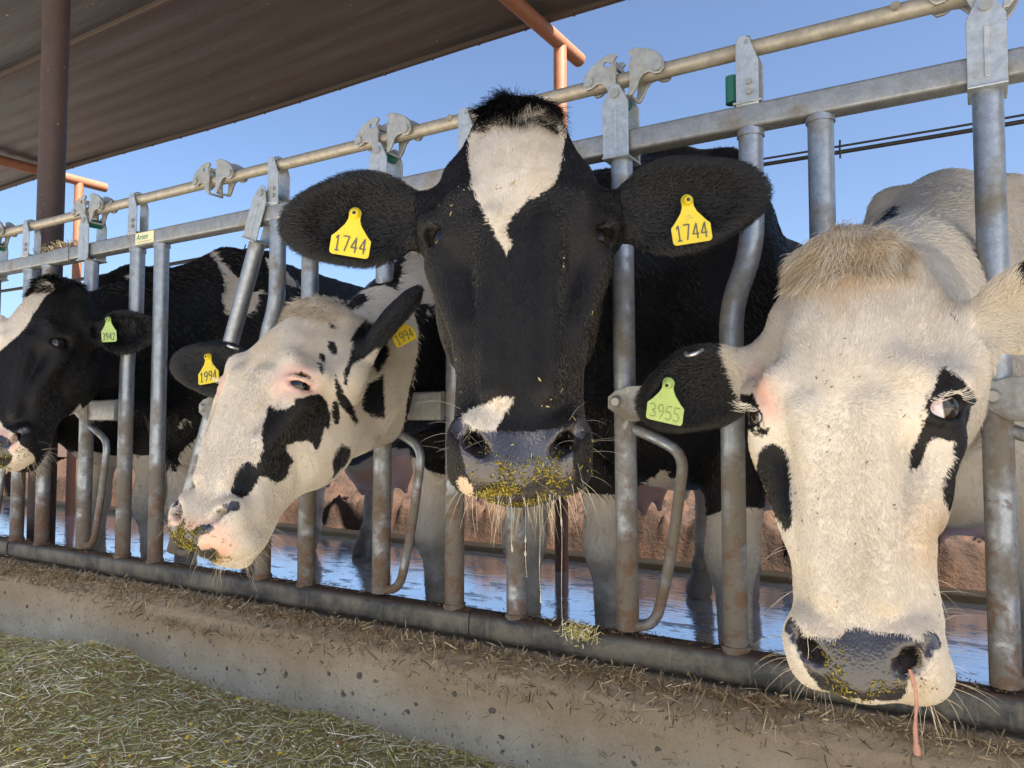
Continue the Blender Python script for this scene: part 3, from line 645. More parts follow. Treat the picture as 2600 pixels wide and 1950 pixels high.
# coat markings: outlines in each animal's own head or body frame, seen along the given direction
DECALS = {
 'main': [
  ('head', (0.0020000000949949026, 0.906000018119812, 0.42399999499320984), [('w',[(-0.0104,0.1554),(-0.0231,0.162),(-0.0472,0.153),(-0.0661,0.1419),(-0.0705,0.1333),(-0.0658,0.1132),(-0.0605,0.0927),(-0.0575,0.0755),(-0.0512,0.0623),(-0.043,0.0513),(-0.0348,0.0389),(-0.029,0.0261),(-0.0232,0.0133),(-0.0175,0.0022),(-0.0146,-0.0015),(-0.008,0.0093),(-0.0099,0.0166),(-0.0166,0.0259),(-0.0137,0.0331),(-0.008,0.0421),(0.0037,0.055),(0.0095,0.0614),(0.0174,0.0623),(0.0313,0.0697),(0.0435,0.079),(0.0504,0.0924),(0.0548,0.1104),(0.0607,0.13),(0.0621,0.1388),(0.0598,0.1483),(0.0497,0.1586),(0.0388,0.1679),(0.0278,0.1704),(0.015,0.1742),(0.0065,0.1721),(-0.0041,0.1606)])]),
  ('head', (-0.035999998450279236, 0.9909999966621399, 0.12800000607967377), [('w',[(-0.0754,-0.2361),(-0.0689,-0.2248),(-0.0579,-0.2143),(-0.0446,-0.2067),(-0.0314,-0.2021),(-0.0107,-0.201),(-0.0144,-0.2114),(-0.02,-0.2189),(-0.0219,-0.2264),(-0.0275,-0.233),(-0.0313,-0.2395),(-0.0406,-0.2405),(-0.0536,-0.2386),(-0.0687,-0.2398)])]),
  ('head', (-0.06300000101327896, 0.996999979019165, 0.035999998450279236), [('w',[(-0.0717,-0.2999),(-0.0642,-0.3036),(-0.0584,-0.3165),(-0.0558,-0.3304),(-0.0638,-0.3304),(-0.0719,-0.3206),(-0.0774,-0.3072)])]),
  ('head', (-0.06400000303983688, 0.996999979019165, 0.03400000184774399), [('t',[(-0.0737,-0.2981),(-0.0605,-0.3074),(-0.0538,-0.3324),(-0.0637,-0.3363),(-0.0738,-0.3245),(-0.0794,-0.3073)])]),
  ('head', (-0.0430000014603138, 0.996999979019165, 0.06199999898672104), [('p',[(-0.0556,-0.2849),(-0.0409,-0.2812),(-0.0389,-0.2904),(-0.0463,-0.2978),(-0.0537,-0.2941)])]),
  ('head', (0.0010000000474974513, 0.9980000257492065, 0.07000000029802322), [('n',[(-0.0662,-0.2467),(-0.0286,-0.2469),(0.0181,-0.246),(0.0552,-0.2433),(0.064,-0.2557),(0.0604,-0.2803),(0.0647,-0.2989),(0.0594,-0.3297),(0.0095,-0.3332),(-0.0482,-0.3299),(-0.0532,-0.3102),(-0.062,-0.2951),(-0.0674,-0.2766),(-0.0695,-0.2581)])]),
  ('body', (-0.43799999356269836, 0.8809999823570251, -0.18000000715255737), [('w',[(-0.3148,0.5397),(-0.2634,0.5346),(-0.2315,0.4269),(-0.2008,0.3937),(-0.1731,0.1745),(-0.3164,0.1642)])]),
  ('body', (-0.33799999952316284, 0.9290000200271606, -0.1509999930858612), [('w',[(-0.077,0.1639),(-0.1075,0.3927),(-0.1108,0.5507),(-0.0675,0.5618),(-0.0367,0.5863),(0.0214,0.5538),(0.0741,0.4552),(0.0615,0.1703)])]),
 ],
 'spotted': [
  ('head', (-0.7480000257492065, 0.628000020980835, 0.21699999272823334), [('b',[(-0.0056,-0.0313),(0.0077,-0.0371),(0.0223,-0.0312),(0.0324,-0.0204),(0.0262,-0.0102),(0.0427,-0.0015),(0.0638,0.0129),(0.082,0.005),(0.0955,-0.015),(0.1046,-0.0374),(0.0997,-0.0454),(0.0941,-0.0378),(0.0967,-0.0716),(0.0943,-0.0865),(0.0821,-0.0764),(0.0737,-0.0729),(0.0565,-0.0816),(0.043,-0.0921),(0.0468,-0.1031),(0.0636,-0.1148),(0.0613,-0.1292),(0.0625,-0.1411),(0.0586,-0.1544),(0.0472,-0.1619),(0.0291,-0.1562),(0.0193,-0.159),(0.0181,-0.1711),(0.0139,-0.1898),(0.0046,-0.2009),(-0.0118,-0.2007),(-0.0181,-0.1913),(-0.0181,-0.1679),(-0.0163,-0.1497),(-0.0085,-0.1368),(0.0048,-0.1399),(0.0079,-0.133),(0.0079,-0.1093),(0.0002,-0.091),(-0.0054,-0.0561),(-0.0099,-0.0389)])]),
  ('head', (-0.7049999833106995, 0.6140000224113464, 0.35499998927116394), [('b',[(0.0484,0.124),(0.0588,0.1242),(0.0694,0.1147),(0.0719,0.1025),(0.0634,0.1013),(0.0528,0.1107)])]),
  ('head', (-0.7149999737739563, 0.6110000014305115, 0.33899998664855957), [('b',[(0.0411,0.0952),(0.049,0.0979),(0.0564,0.0891),(0.0553,0.0791),(0.045,0.0836)])]),
  ('head', (-0.7170000076293945, 0.6159999966621399, 0.32600000500679016), [('b',[(0.0427,0.0773),(0.0497,0.0781),(0.061,0.0629),(0.0593,0.0578),(0.0488,0.0681)])]),
  ('head', (-0.7039999961853027, 0.6000000238418579, 0.3790000081062317), [('b',[(0.0372,0.1554),(0.0478,0.1557),(0.0554,0.1466),(0.0444,0.1478)])]),
  ('head', (-0.7350000143051147, 0.6039999723434448, 0.3100000023841858), [('b',[(0.0179,0.0386),(0.0216,0.0521),(0.0263,0.0507),(0.0222,0.0339)])]),
  ('head', (-0.6959999799728394, 0.6549999713897705, 0.2939999997615814), [('b',[(0.0849,0.0621),(0.0982,0.0446),(0.1113,0.0301),(0.1312,0.0142),(0.1501,-0.0101),(0.1472,-0.0157),(0.1362,-0.0104),(0.1205,0.0013),(0.1053,0.0126),(0.0961,0.0284),(0.089,0.0447)])]),
  ('head', (-0.7039999961853027, 0.6539999842643738, 0.2770000100135803), [('b',[(0.0978,0.0202),(0.1068,0.006),(0.1165,-0.0133),(0.117,-0.0259),(0.1103,-0.0279),(0.1008,-0.0118),(0.0958,0.0056)])]),
  ('head', (-0.6980000138282776, 0.6819999814033508, 0.21899999678134918), [('b',[(0.1345,-0.0635),(0.1495,-0.0633),(0.1565,-0.0773),(0.1544,-0.0976),(0.1452,-0.1164),(0.1389,-0.1296),(0.1375,-0.1153),(0.1281,-0.0989),(0.128,-0.08)])]),
  ('head', (-0.6850000023841858, 0.6380000114440918, 0.35100001096725464), [('b',[(0.0888,0.1464),(0.1052,0.1649),(0.1317,0.1523),(0.1363,0.1376),(0.1213,0.1102),(0.1064,0.0928),(0.1058,0.0678),(0.1104,0.0535),(0.1034,0.053),(0.0953,0.0738),(0.0956,0.0988),(0.0928,0.1206)])]),
  ('head', (-0.6710000038146973, 0.6769999861717224, 0.3019999861717224), [('b',[(0.1648,0.0958),(0.1428,0.0633),(0.1435,0.0262),(0.1496,0.0113),(0.1637,0.005),(0.1814,-0.0007),(0.1979,-0.0001)])]),
  ('head', (-0.6800000071525574, 0.6019999980926514, 0.4169999957084656), [('b',[(0.0527,0.1936),(0.0594,0.2227),(0.0822,0.2353),(0.0947,0.222),(0.0829,0.1996),(0.0673,0.1882)])]),
  ('head', (-0.800000011920929, 0.5950000286102295, 0.07000000029802322), [('n',[(-0.0967,-0.2945),(-0.082,-0.2932),(-0.0674,-0.2951),(-0.0544,-0.2942),(-0.0463,-0.2805),(-0.0327,-0.275),(-0.0232,-0.2809),(-0.0296,-0.2911),(-0.0394,-0.2996),(-0.0375,-0.3118),(-0.0289,-0.3207),(-0.0164,-0.3125),(-0.0069,-0.3138),(-0.0011,-0.33),(-0.0102,-0.3408),(-0.0359,-0.3453),(-0.054,-0.3404),(-0.0695,-0.3275),(-0.0827,-0.3139),(-0.0939,-0.3055)])]),
  ('head', (-0.7950000166893005, 0.6010000109672546, 0.07999999821186066), [('p',[(-0.0993,-0.2771),(-0.0857,-0.2697),(-0.0607,-0.2753),(-0.0359,-0.2709),(-0.0164,-0.2682),(0.003,-0.2791),(0.0165,-0.2945),(0.0164,-0.3144),(0.0109,-0.3321),(0.0002,-0.3391),(-0.0324,-0.3247),(-0.0408,-0.3007),(-0.067,-0.2944),(-0.0968,-0.2943)])]),
  ('head', (-0.7289999723434448, 0.6169999837875366, 0.296999990940094), [('p',[(0.027,0.015),(0.0339,0.0357),(0.0491,0.0408),(0.0604,0.0323),(0.0498,0.0134),(0.0357,0.0058)])]),
  ('body', (-0.6060000061988831, 0.7749999761581421, 0.1770000010728836), [('w',[(-0.274,1.1369),(-0.2608,1.212),(-0.2474,1.2449),(-0.2085,1.3159),(-0.1788,1.2514),(-0.1881,1.1937),(-0.1813,1.1451),(-0.189,1.1198),(-0.1964,1.0811),(-0.2073,1.0885),(-0.2,1.1092),(-0.2127,1.1129),(-0.232,1.1029),(-0.2601,1.1132),(-0.267,1.1336)])]),
  ('body', (-0.6340000033378601, 0.7710000276565552, 0.054999999701976776), [('w',[(-0.2871,0.9165),(-0.264,0.9039),(-0.2501,0.8906),(-0.2534,0.8735),(-0.2704,0.8636),(-0.2995,0.8642),(-0.312,0.8995)])]),
  ('body', (-0.5910000205039978, 0.7950000166893005, -0.1379999965429306), [('w',[(-0.2925,0.5913),(-0.2213,0.5185),(-0.1114,0.5447),(-0.0241,0.5161),(-0.0729,0.2182),(-0.2558,0.2242)])]),
  ('body', (-0.6259999871253967, 0.7760000228881836, -0.07800000160932541), [('b',[(-0.2673,0.6096),(-0.2468,0.6043),(-0.2414,0.5684),(-0.2566,0.5431),(-0.2669,0.5687)])]),
  ('body', (-0.6150000095367432, 0.7850000262260437, -0.07100000232458115), [('b',[(-0.2335,0.6118),(-0.2145,0.6067),(-0.212,0.5785),(-0.2286,0.5832)])]),
 ],
 'pale': [
  ('head', (-0.1080000028014183, 0.9929999709129333, -0.04699999839067459), [('b',[(0.0958,0.0388),(0.1005,0.0387),(0.109,0.0295),(0.1146,0.024),(0.1188,0.0187),(0.1264,0.0062),(0.1339,-0.004),(0.1314,-0.026),(0.1252,-0.0496),(0.124,-0.1098),(0.1106,-0.1423),(0.1007,-0.1626),(0.0872,-0.1016),(0.0874,-0.0879),(0.0922,-0.0746),(0.1007,-0.0615),(0.102,-0.0431),(0.0947,-0.0395),(0.0843,-0.0374),(0.076,-0.0456),(0.0737,-0.0557),(0.0651,-0.0674),(0.0572,-0.0681),(0.0581,-0.0553),(0.0653,-0.0436),(0.0726,-0.0303),(0.0782,-0.0189),(0.0834,-0.009),(0.086,0.0058),(0.0899,0.0176),(0.0921,0.0279)])]),
  ('head', (-0.2939999997615814, 0.9520000219345093, -0.08799999952316284), [('b',[(-0.1035,-0.0407),(-0.0922,-0.0377),(-0.082,-0.0474),(-0.0783,-0.0586),(-0.0766,-0.0735),(-0.08,-0.1317),(-0.0884,-0.1376),(-0.1013,-0.1145),(-0.1146,-0.0876),(-0.117,-0.0663),(-0.1117,-0.0496)])]),
  ('head', (-0.3179999887943268, 0.9480000138282776, -0.007000000216066837), [('b',[(-0.1303,0.0247),(-0.1148,0.024),(-0.1087,0.0054),(-0.1078,-0.0079),(-0.1119,-0.0152),(-0.1247,-0.0094),(-0.1326,0.007)])]),
  ('head', (-0.09000000357627869, 0.9919999837875366, 0.0860000029206276), [('b',[(0.1092,0.1026),(0.1121,0.0978),(0.1162,0.0883),(0.1126,0.0932)])]),
  ('head', (-0.30000001192092896, 0.9539999961853027, 0.014000000432133675), [('p',[(-0.117,0.0583),(-0.1047,0.0614),(-0.0942,0.0464),(-0.0884,0.0275),(-0.0845,0.0051),(-0.0887,-0.004),(-0.1016,-0.0072),(-0.1083,0.0023),(-0.1143,0.0254)])]),
  ('head', (-0.2160000056028366, 0.9369999766349792, -0.27399998903274536), [('p',[(-0.0337,-0.2574),(-0.0257,-0.262),(-0.0125,-0.2605),(-0.0144,-0.2647),(-0.026,-0.2653)])]),
  ('head', (-0.20800000429153442, 0.9340000152587891, -0.28999999165534973), [('n',[(-0.0819,-0.2525),(-0.071,-0.2567),(-0.0521,-0.2599),(-0.0334,-0.259),(-0.0259,-0.2487),(-0.0124,-0.2457),(0.0036,-0.2491),(0.0225,-0.2507),(0.0348,-0.2511),(0.042,-0.2556),(0.0478,-0.2676),(0.0452,-0.2823),(0.0345,-0.294),(0.0307,-0.3055),(0.0241,-0.3177),(0.0095,-0.3213),(-0.0228,-0.3211),(-0.0466,-0.3182),(-0.0594,-0.3144),(-0.0692,-0.2999),(-0.0749,-0.2849),(-0.0811,-0.2698)])]),
  ('head', (-0.19699999690055847, 0.9679999947547913, 0.15700000524520874), [('t',[(-0.0636,0.1778),(-0.058,0.1977),(-0.0366,0.215),(-0.01,0.2167),(0.0241,0.2118),(0.0728,0.2011),(0.0864,0.1746),(0.0733,0.1514),(0.0533,0.1359),(0.0091,0.1239),(-0.0,0.1144),(-0.0169,0.1177),(-0.0338,0.1368),(-0.0644,0.1494)])]),
  ('head', (-0.12600000202655792, 0.9800000190734863, -0.1550000011920929), [('t',[(0.0643,-0.1108),(0.086,-0.1164),(0.1131,-0.1171),(0.0807,-0.1607),(0.0713,-0.1809),(0.0599,-0.1689),(0.0557,-0.144)])]),
  ('body', (-0.08100000023841858, 0.968999981880188, 0.23399999737739563), [('b',[(-0.1483,1.2767),(-0.1218,1.3173),(-0.1117,1.3091),(-0.1268,1.2731)])]),
  ('body', (-0.03700000047683716, 0.9819999933242798, 0.18400000035762787), [('b',[(-0.037,1.2163),(-0.025,1.2057),(-0.022,1.1809),(-0.0334,1.1866)])]),
  ('body', (-0.04699999839067459, 0.9819999933242798, 0.18299999833106995), [('b',[(-0.0543,1.2044),(-0.0485,1.1993),(-0.0489,1.1864),(-0.0545,1.1891)])]),
 ],
 'leftmost': [
  ('head', (-0.6669999957084656, 0.6890000104904175, 0.2840000092983246), [('w',[(-0.1172,0.1518),(-0.0972,0.1614),(-0.0674,0.178),(-0.0326,0.1917),(-0.0033,0.1824),(0.0059,0.1618),(-0.0114,0.1392),(-0.0215,0.1098),(-0.0319,0.0854),(-0.0372,0.0538),(-0.0534,0.0243),(-0.0676,0.0038),(-0.0835,-0.0255),(-0.122,-0.0531),(-0.1536,-0.0339),(-0.1762,0.0893),(-0.1488,0.1305)])]),
  ('head', (-0.675000011920929, 0.7250000238418579, 0.13500000536441803), [('w',[(-0.0499,-0.2111),(-0.0401,-0.2265),(-0.0092,-0.2431),(0.0051,-0.266),(0.0397,-0.2901),(0.0449,-0.3062),(-0.0037,-0.3475),(-0.0225,-0.3623),(-0.0941,-0.3538),(-0.1223,-0.2408)])]),
  ('head', (-0.6240000128746033, 0.7580000162124634, 0.18700000643730164), [('w',[(0.1053,-0.1671),(0.1231,-0.133),(0.1338,-0.1492),(0.1221,-0.1736)])]),
  ('head', (-0.6759999990463257, 0.7229999899864197, 0.14300000667572021), [('p',[(-0.0668,-0.2335),(-0.0387,-0.2339),(-0.0113,-0.2507),(0.0022,-0.2694),(-0.009,-0.2832),(-0.0344,-0.2949),(-0.0553,-0.2937)])]),
  ('head', (-0.6769999861717224, 0.7239999771118164, 0.13500000536441803), [('n',[(-0.0712,-0.2472),(-0.0432,-0.2478),(-0.0249,-0.2536),(-0.0136,-0.2685),(-0.0198,-0.2816),(-0.0067,-0.2962),(-0.0095,-0.3175),(-0.0277,-0.3335),(-0.0563,-0.3328)])]),
  ('body', (-0.6510000228881836, 0.7400000095367432, 0.16599999368190765), [('w',[(-0.1025,1.3875),(-0.0695,1.3851),(-0.0403,1.341),(-0.0126,1.308),(0.0204,1.2757),(0.0475,1.2489),(0.091,1.2514),(0.0691,1.2053),(0.0478,1.1656),(-0.0101,1.1572),(-0.0365,1.1724),(-0.0477,1.2103),(-0.0381,1.2496),(-0.05,1.3053),(-0.0727,1.3443)])]),
  ('body', (-0.6019999980926514, 0.777999997138977, 0.1809999942779541), [('w',[(0.106,1.3729),(0.1347,1.3626),(0.2002,1.3062),(0.2454,1.2757),(0.2588,1.2565),(0.2007,1.2678),(0.13,1.3265)])]),
  ('body', (-0.5619999766349792, 0.8130000233650208, 0.15199999511241913), [('w',[(0.319,1.2498),(0.3665,1.2451),(0.4018,1.2254),(0.3532,1.2027),(0.3,1.1944)])]),
  ('body', (-0.6970000267028809, 0.7149999737739563, -0.05400000140070915), [('w',[(-0.1841,0.6424),(-0.1446,0.6738),(-0.1251,0.7004),(-0.1148,0.695),(-0.1429,0.6145),(-0.1752,0.4176),(-0.2186,0.4183),(-0.2228,0.6179),(-0.211,0.5764),(-0.1892,0.5818)])]),
  ('body', (-0.6970000267028809, 0.7170000076293945, -0.0020000000949949026), [('w',[(-0.1877,0.7486),(-0.1708,0.7701),(-0.1508,0.7647),(-0.1482,0.7566),(-0.1706,0.762),(-0.1826,0.7378)])]),
  ('body', (-0.722000002861023, 0.6880000233650208, -0.07000000029802322), [('w',[(-0.3193,0.618),(-0.28,0.5988),(-0.2455,0.561),(-0.255,0.4636),(-0.3321,0.4673)])]),
 ],
 'far': [
  ('body', (-0.753000020980835, 0.6359999775886536, 0.16599999368190765), [('w',[(-0.0773,1.3531),(-0.0427,1.3592),(-0.0249,1.335),(-0.0538,1.3359)])]),
 ],
}


def mat_coat():
    m = NT('cow_coat'); P = m.coord(); s = m.attr('black'); n = m.noise(P, 240, 2, .5); n2 = m.noise(P, 14, 4, .6)
    bl = m.ramp(m.math('ADD', s, m.math('MULTIPLY', m.math('SUBTRACT', n, .5), .008)), -.0012, .0012)
    W = m.mix(m.ramp(n2, .35, .7), (.65, .585, .49), (.58, .49, .38)); W = m.mix(m.ramp(m.attr('tan'), -.02, .03, 0, .8), W, (.52, .31, .13))
    W = m.mix(m.ramp(m.attr('pink'), -.012, .012, 0, .85), W, m.mix(n2, (.58, .27, .20), (.66, .38, .29)))
    dirt = m.math('MULTIPLY', m.ramp(m.math('ADD', m.attr('dirt'), m.math('SUBTRACT', m.noise(P, 9, 5, .7), .5)), .35, .6), .8)
    W = m.mix(dirt, W, (.13, .10, .075))
    K = m.mix(m.noise(P, 30, 3), (.0045, .0042, .0045), (.009, .0075, .007)); K = m.mix(m.math('MULTIPLY', dirt, .5), K, (.09, .065, .045))
    c = m.mix(bl, W, K)
    # bare skin of the nose and the shade painted inside the nostrils: dark with pale flecks, wet and cobbled
    no = m.ramp(m.math('ADD', m.attr('nose'), m.math('MULTIPLY', m.math('SUBTRACT', n, .5), .006)), -.001, .001)
    c = m.mix(no, c, m.mix(m.noise(P, 60, 3), (.018, .017, .022), (.05, .042, .046)))
    wet = m.math('MAXIMUM', no, m.math('MULTIPLY', m.ramp(m.attr('pink'), -.004, .01), .6))
    m.set(c, m.ramp(wet, 0, 1, .55, .24), 0, m.math('MULTIPLY', m.ramp(wet, 0, 1, .4, .8), m.ramp(m.math('SUBTRACT', bl, wet), 0, 1, 1, .5)))
    cob = m.voro(P, 330, 'SMOOTH_F1').outputs['Distance']
    hair = m.noise(m.scale(P, (1, 1, .25)), 420, 2)
    h = m.math('ADD', m.math('MULTIPLY', hair, m.ramp(wet, 0, 1, .6, 0)), m.math('MULTIPLY', cob, m.math('MULTIPLY', no, -.6)))
    m.bump(h, .45, .0022); M['cow_coat'] = m.m
mat_coat()

def build_cow(name, label, hloc, hrot, hs, bloc, byaw, ears, base, group='cows feeding through the fence', neck=None, fine=.0042, head=True, body=None, opts=None):
    o = dict(opts or {}); hf = frame4(hloc, hrot, hs); bf = frame4(bloc, R3(byaw), o.get('size', 1.05))
    COWS[name] = dict(hf=hf, bf=bf, base=base, ears=ears, lids=o.get('lids', 'black'), eye=o.get('eye', EYE_SET), lidup=o.get('lidup', 1.))
    hc = np.array([(hf @ Vector(p))[:] for p in [(x, y, z) for x in (-.13, .13) for y in (-.09, .13) for z in (-.36, .21)]] +
                  [(hf @ ear_frame(e) @ Vector((e.get('len', .185) * 1.02, t, q)))[:] for e in ears for t in (-.06, .06) for q in (-.02, .03)]) if head else np.array([bloc, bloc])
    bc = np.array([(bf @ Vector(p))[:] for p in [(x, y, z) for x in (-.42, .42) for y in (-.5, 1.75) for z in (0, 1.5)]])
    lo = np.minimum(hc.min(0), bc.min(0)) - .03; hi = np.maximum(hc.max(0), bc.max(0)) + .03; lo[2] = -.06
    if head: ax = [axis_grid(lo[i], hi[i], hc[:, i].min() - .012, hc[:, i].max() + .012, fine, .026) for i in range(3)]
    else: ax = [np.arange(lo[i], hi[i], .02) for i in range(3)]
    f = Field(*ax); f.frame(bf); body_prims(f, o)
    # neck
    A = bf @ Vector((0, -.12, 1.22)); A2 = bf @ Vector((0, -.22, .92))
    B = hf @ Vector((0, .10, .10)); B2 = hf @ Vector((0, .12, -.03)); f.frame(Matrix.Identity(4))
    for e in (neck(hf, bf) if neck else [((A, B), (.15, .085)), ((A2, B2), (.15, .075)), (((A + A2) / 2, (B + B2) / 2), (.16, .09))]):
        f.cap(e[0][0][:], e[0][1][:], e[1][0], e[1][1], .06)
    if head:
        f.frame(hf); head_prims(f, o)
        for e in ears: ear_prims(f, e, hf)
    V, F = surface_nets(f.D, f.ax); V = smooth(V, F, 2)
    N = vnormals(V, F); Bq = V @ np.array(bf.inverted())[:3, :3].T + np.array(bf.inverted())[:3, 3]
    wt = np.clip((Bq[:, 1] + .62) / .2, 0, 1) * np.clip((Bq[:, 2] - .5) / .2, 0, 1)
    Hq = V @ np.array(hf.inverted())[:3, :3].T + np.array(hf.inverted())[:3, 3]; wh = np.clip((Hq[:, 2] + .25) / .05, 0, 1) * (np.abs(Hq[:, 2]) < .4) * (np.abs(Hq[:, 1]) < .2) * (np.abs(Hq[:, 0]) < .14)
    V = V + N * (wh * (.0022 * vnoise(Hq * np.array([1, 1, .55]), 26, 95, 2) + .0012 * vnoise(Hq * np.array([1, 1, .5]), 60, 96, 2)))[:, None]
    V = V + N * (wt * (.012 * vnoise(Bq * np.array([1, 1.6, .8]), 5, 91, 2) + .004 * vnoise(Bq * np.array([1, 3, .7]), 12, 92, 2)))[:, None]; N = vnormals(V, F)
    ob = np_obj('cow', V - np.array(bloc), F, 'cow_coat', None, True, label=label, category='cow', group=group); ob.location = bloc
    cf = coat_fields(name, V, N)
    for k in ('black', 'tan', 'pink', 'nose'): set_attr(ob.data, k, 'FLOAT', 'POINT', cf[k])
    Bz = cf['B'][:, 2]; inbody = (cf['B'][:, 1] > -.6)
    set_attr(ob.data, 'dirt', 'FLOAT', 'POINT', np.where(inbody, np.clip((.55 - Bz) * 1.1, 0, .6) + .12 * (Bz < 1.0), 0))
    COWS[name].update(ob=ob, V=V, F=F, N=N, cf=cf)
    if head: eyes(name, ob, hf, o)
    return ob

def mat_eye():
    m = NT('eye'); P = m.coord(); c = m.sepz(m.attr('eyex', 'Vector'), 0); n = m.noise(P, 90, 3)
    col = m.mix(m.ramp(c, .50, .56), m.mix(m.ramp(n, .45, .65), (.62, .55, .53), (.48, .24, .21)), (.022, .012, .008)); col = m.mix(m.ramp(c, .80, .85), col, (.003, .003, .004))
    m.set(col, .04, 0, .6); M['eye'] = m.m
mat_eye()
def eyes(name, ob, hf, o):
    EYE, EO = o.get('eye', EYE_SET)
    for s in (-1, 1):
        bm = bmesh.new(); bmesh.ops.create_uvsphere(bm, u_segments=32, v_segments=20, radius=.0245); me = bpy.data.meshes.new('eye')
        look = Vector(o.get('look', {}).get(s, (s * .88, -.47, .0))).normalized()
        d = [v.co.normalized().dot(look) for v in bm.verts]
        for v, q in zip(bm.verts, d):
            if q > .6: v.co *= 1 + .10 * ((q - .6) / .4) ** .6
        bm.to_mesh(me); bm.free(); me.polygons.foreach_set('use_smooth', [True] * len(me.polygons)); me.materials.append(M['eye'])
        set_attr(me, 'eyex', 'FLOAT_VECTOR', 'POINT', [(q, 0, 0) for q in d])
        e = bpy.data.objects.new('eye', me); COL.objects.link(e); e.parent = ob
        e.matrix_local = Matrix.Translation(-Vector(ob.location)) @ hf @ Matrix.Translation((s * EYE[0], EYE[1], EYE[2]))

# ------------------------------------------------------------------ the five cows
def base_black(H, B): return np.full(len(H), .1)
def white_legs(seed, h, amp, fr=4.):
    def f(H, B):
        z = h + amp * vnoise(B, fr, seed, 3)
        return np.where(B[:, 1] > -.32, np.clip((B[:, 2] - z) * .8, -.1, .1), .1)
    return f
main_base = white_legs(3, .56, .08); left_base = white_legs(21, .60, .14); far_base = white_legs(51, .66, .12)
_sp = white_legs(33, .66, .16, 5.)
def spotted_base(H, B):
    b_ = _sp(H, B); t = (B[:, 1] + .64 + .10 * vnoise(B, 4, 35, 2)) * .8
    return np.where(B[:, 1] < -.80, -.1, np.minimum(b_, np.clip(t, -.1, .1)))
def white_base(H, B):
    n = vnoise(B, 2.6, 41, 2); return np.where(B[:, 1] > .9, (n - .3) * .3, -.1)

def EAR(s, root=(.118, .038, .075), **k):
    d = dict(root=(s * root[0], root[1], root[2])); d.update(k); return d
def bent_neck(via):
    def f(hf, bf):
        Bu, Bl = hf @ Vector((0, .10, .10)), hf @ Vector((0, .12, -.03)); Au, Al = bf @ Vector((0, -.12, 1.22)), bf @ Vector((0, -.22, .92)); Cu, Cl, Cm = [Vector((*via, z)) for z in (1.20, .97, 1.09)]
        return [((Cu, Bu), (.10, .080)), ((Cl, Bl), (.095, .070)), ((Cm, (Bu + Bl) / 2), (.105, .085)), ((Au, Cu), (.15, .10)), ((Al, Cl), (.16, .095)), (((Au + Al) / 2, Cm), (.16, .105))]
    return f
build_cow('main', 'black cow with a white blaze on its forehead and yellow tag 1744 in both ears', (-.510, .86, 1.030), R3(31, -7, 0), 1.0, (-.70, 2.02, 0), 0,
          [EAR(-1, (.118, .038, .058), dir=(-1, -.02, -.05), open=(-.1, -1, -.2), len=.205, wid=.128), EAR(1, (.118, .038, .058), dir=(1, -.02, .13), open=(.1, -1, -.2), len=.225, wid=.13)], main_base, fine=.0035, neck=bent_neck((-.755, 1.40)), opts=dict(size=1.09, eye=((.0835, -.0270, -.003), (.93, -.367))))
build_cow('pale', 'pale cream cow with a tan poll and a faded green tag in its ear', (-.126, .985, .815), R3(-4, 2, -2.5), (.97, 1., 1.), (-.05, 2.1, 0), 0,
          [EAR(-1, (.118, .038, .058), dir=(-1, .0, -.25), open=(.1, -1, -.4), len=.19, wid=.115, black=.035), EAR(1, (.114, .038, .078), dir=(1, .05, .24), open=(.3, -1, -.7), len=.20, wid=.11, black=.065)], white_base, fine=.0035, opts=dict(size=.98, back=.80, eye=((.0885, -.0390, -.003), (.82, -.572)), look={1: (.96, .02, .05), -1: (-.93, -.3, 0)}))
build_cow('spotted', 'white faced cow with black spots round its eye, head lowered to the left', (-1.165, 1.05, .856), R3(-4, -23, 1), (1.14, 1.0, 1.0), (-1.31, 2.05, 0), 0,
          [EAR(-1, (.118, .030, .05), dir=(-1, -.28, .10), open=(.25, -1, -.3), len=.225, wid=.118, black=.03), EAR(1, (.115, .05, .065), dir=(.14, .30, 1.05), open=(.45, .9, -.1), len=.225, wid=.10, black=.045)], spotted_base, fine=.0042, opts=dict(lids='pink', lidup=.35, back=.90))
build_cow('leftmost', 'black cow with a white forehead and green tag 3942, cut off by the picture edge', (-2.345, 1.20, 1.015), R3(22, -13, 0), 1.07, (-2.54, 2.05, 0), 10,
          [EAR(-1, (.118, .038, .058), dir=(-1, .05, .05), open=(-.1, -1, -.3)), EAR(1, (.118, .038, .058), dir=(1, .1, .0), open=(.1, -1, -.3), len=.19, wid=.12)], left_base, fine=.005)
build_cow('far', 'black and white cow behind the leftmost one, only its flank and legs showing', (-3.3, 1.2, .7), R3(0, -20, 0), 1.0, (-3.16, 2.05, 0), 8, [], far_base, head=False)

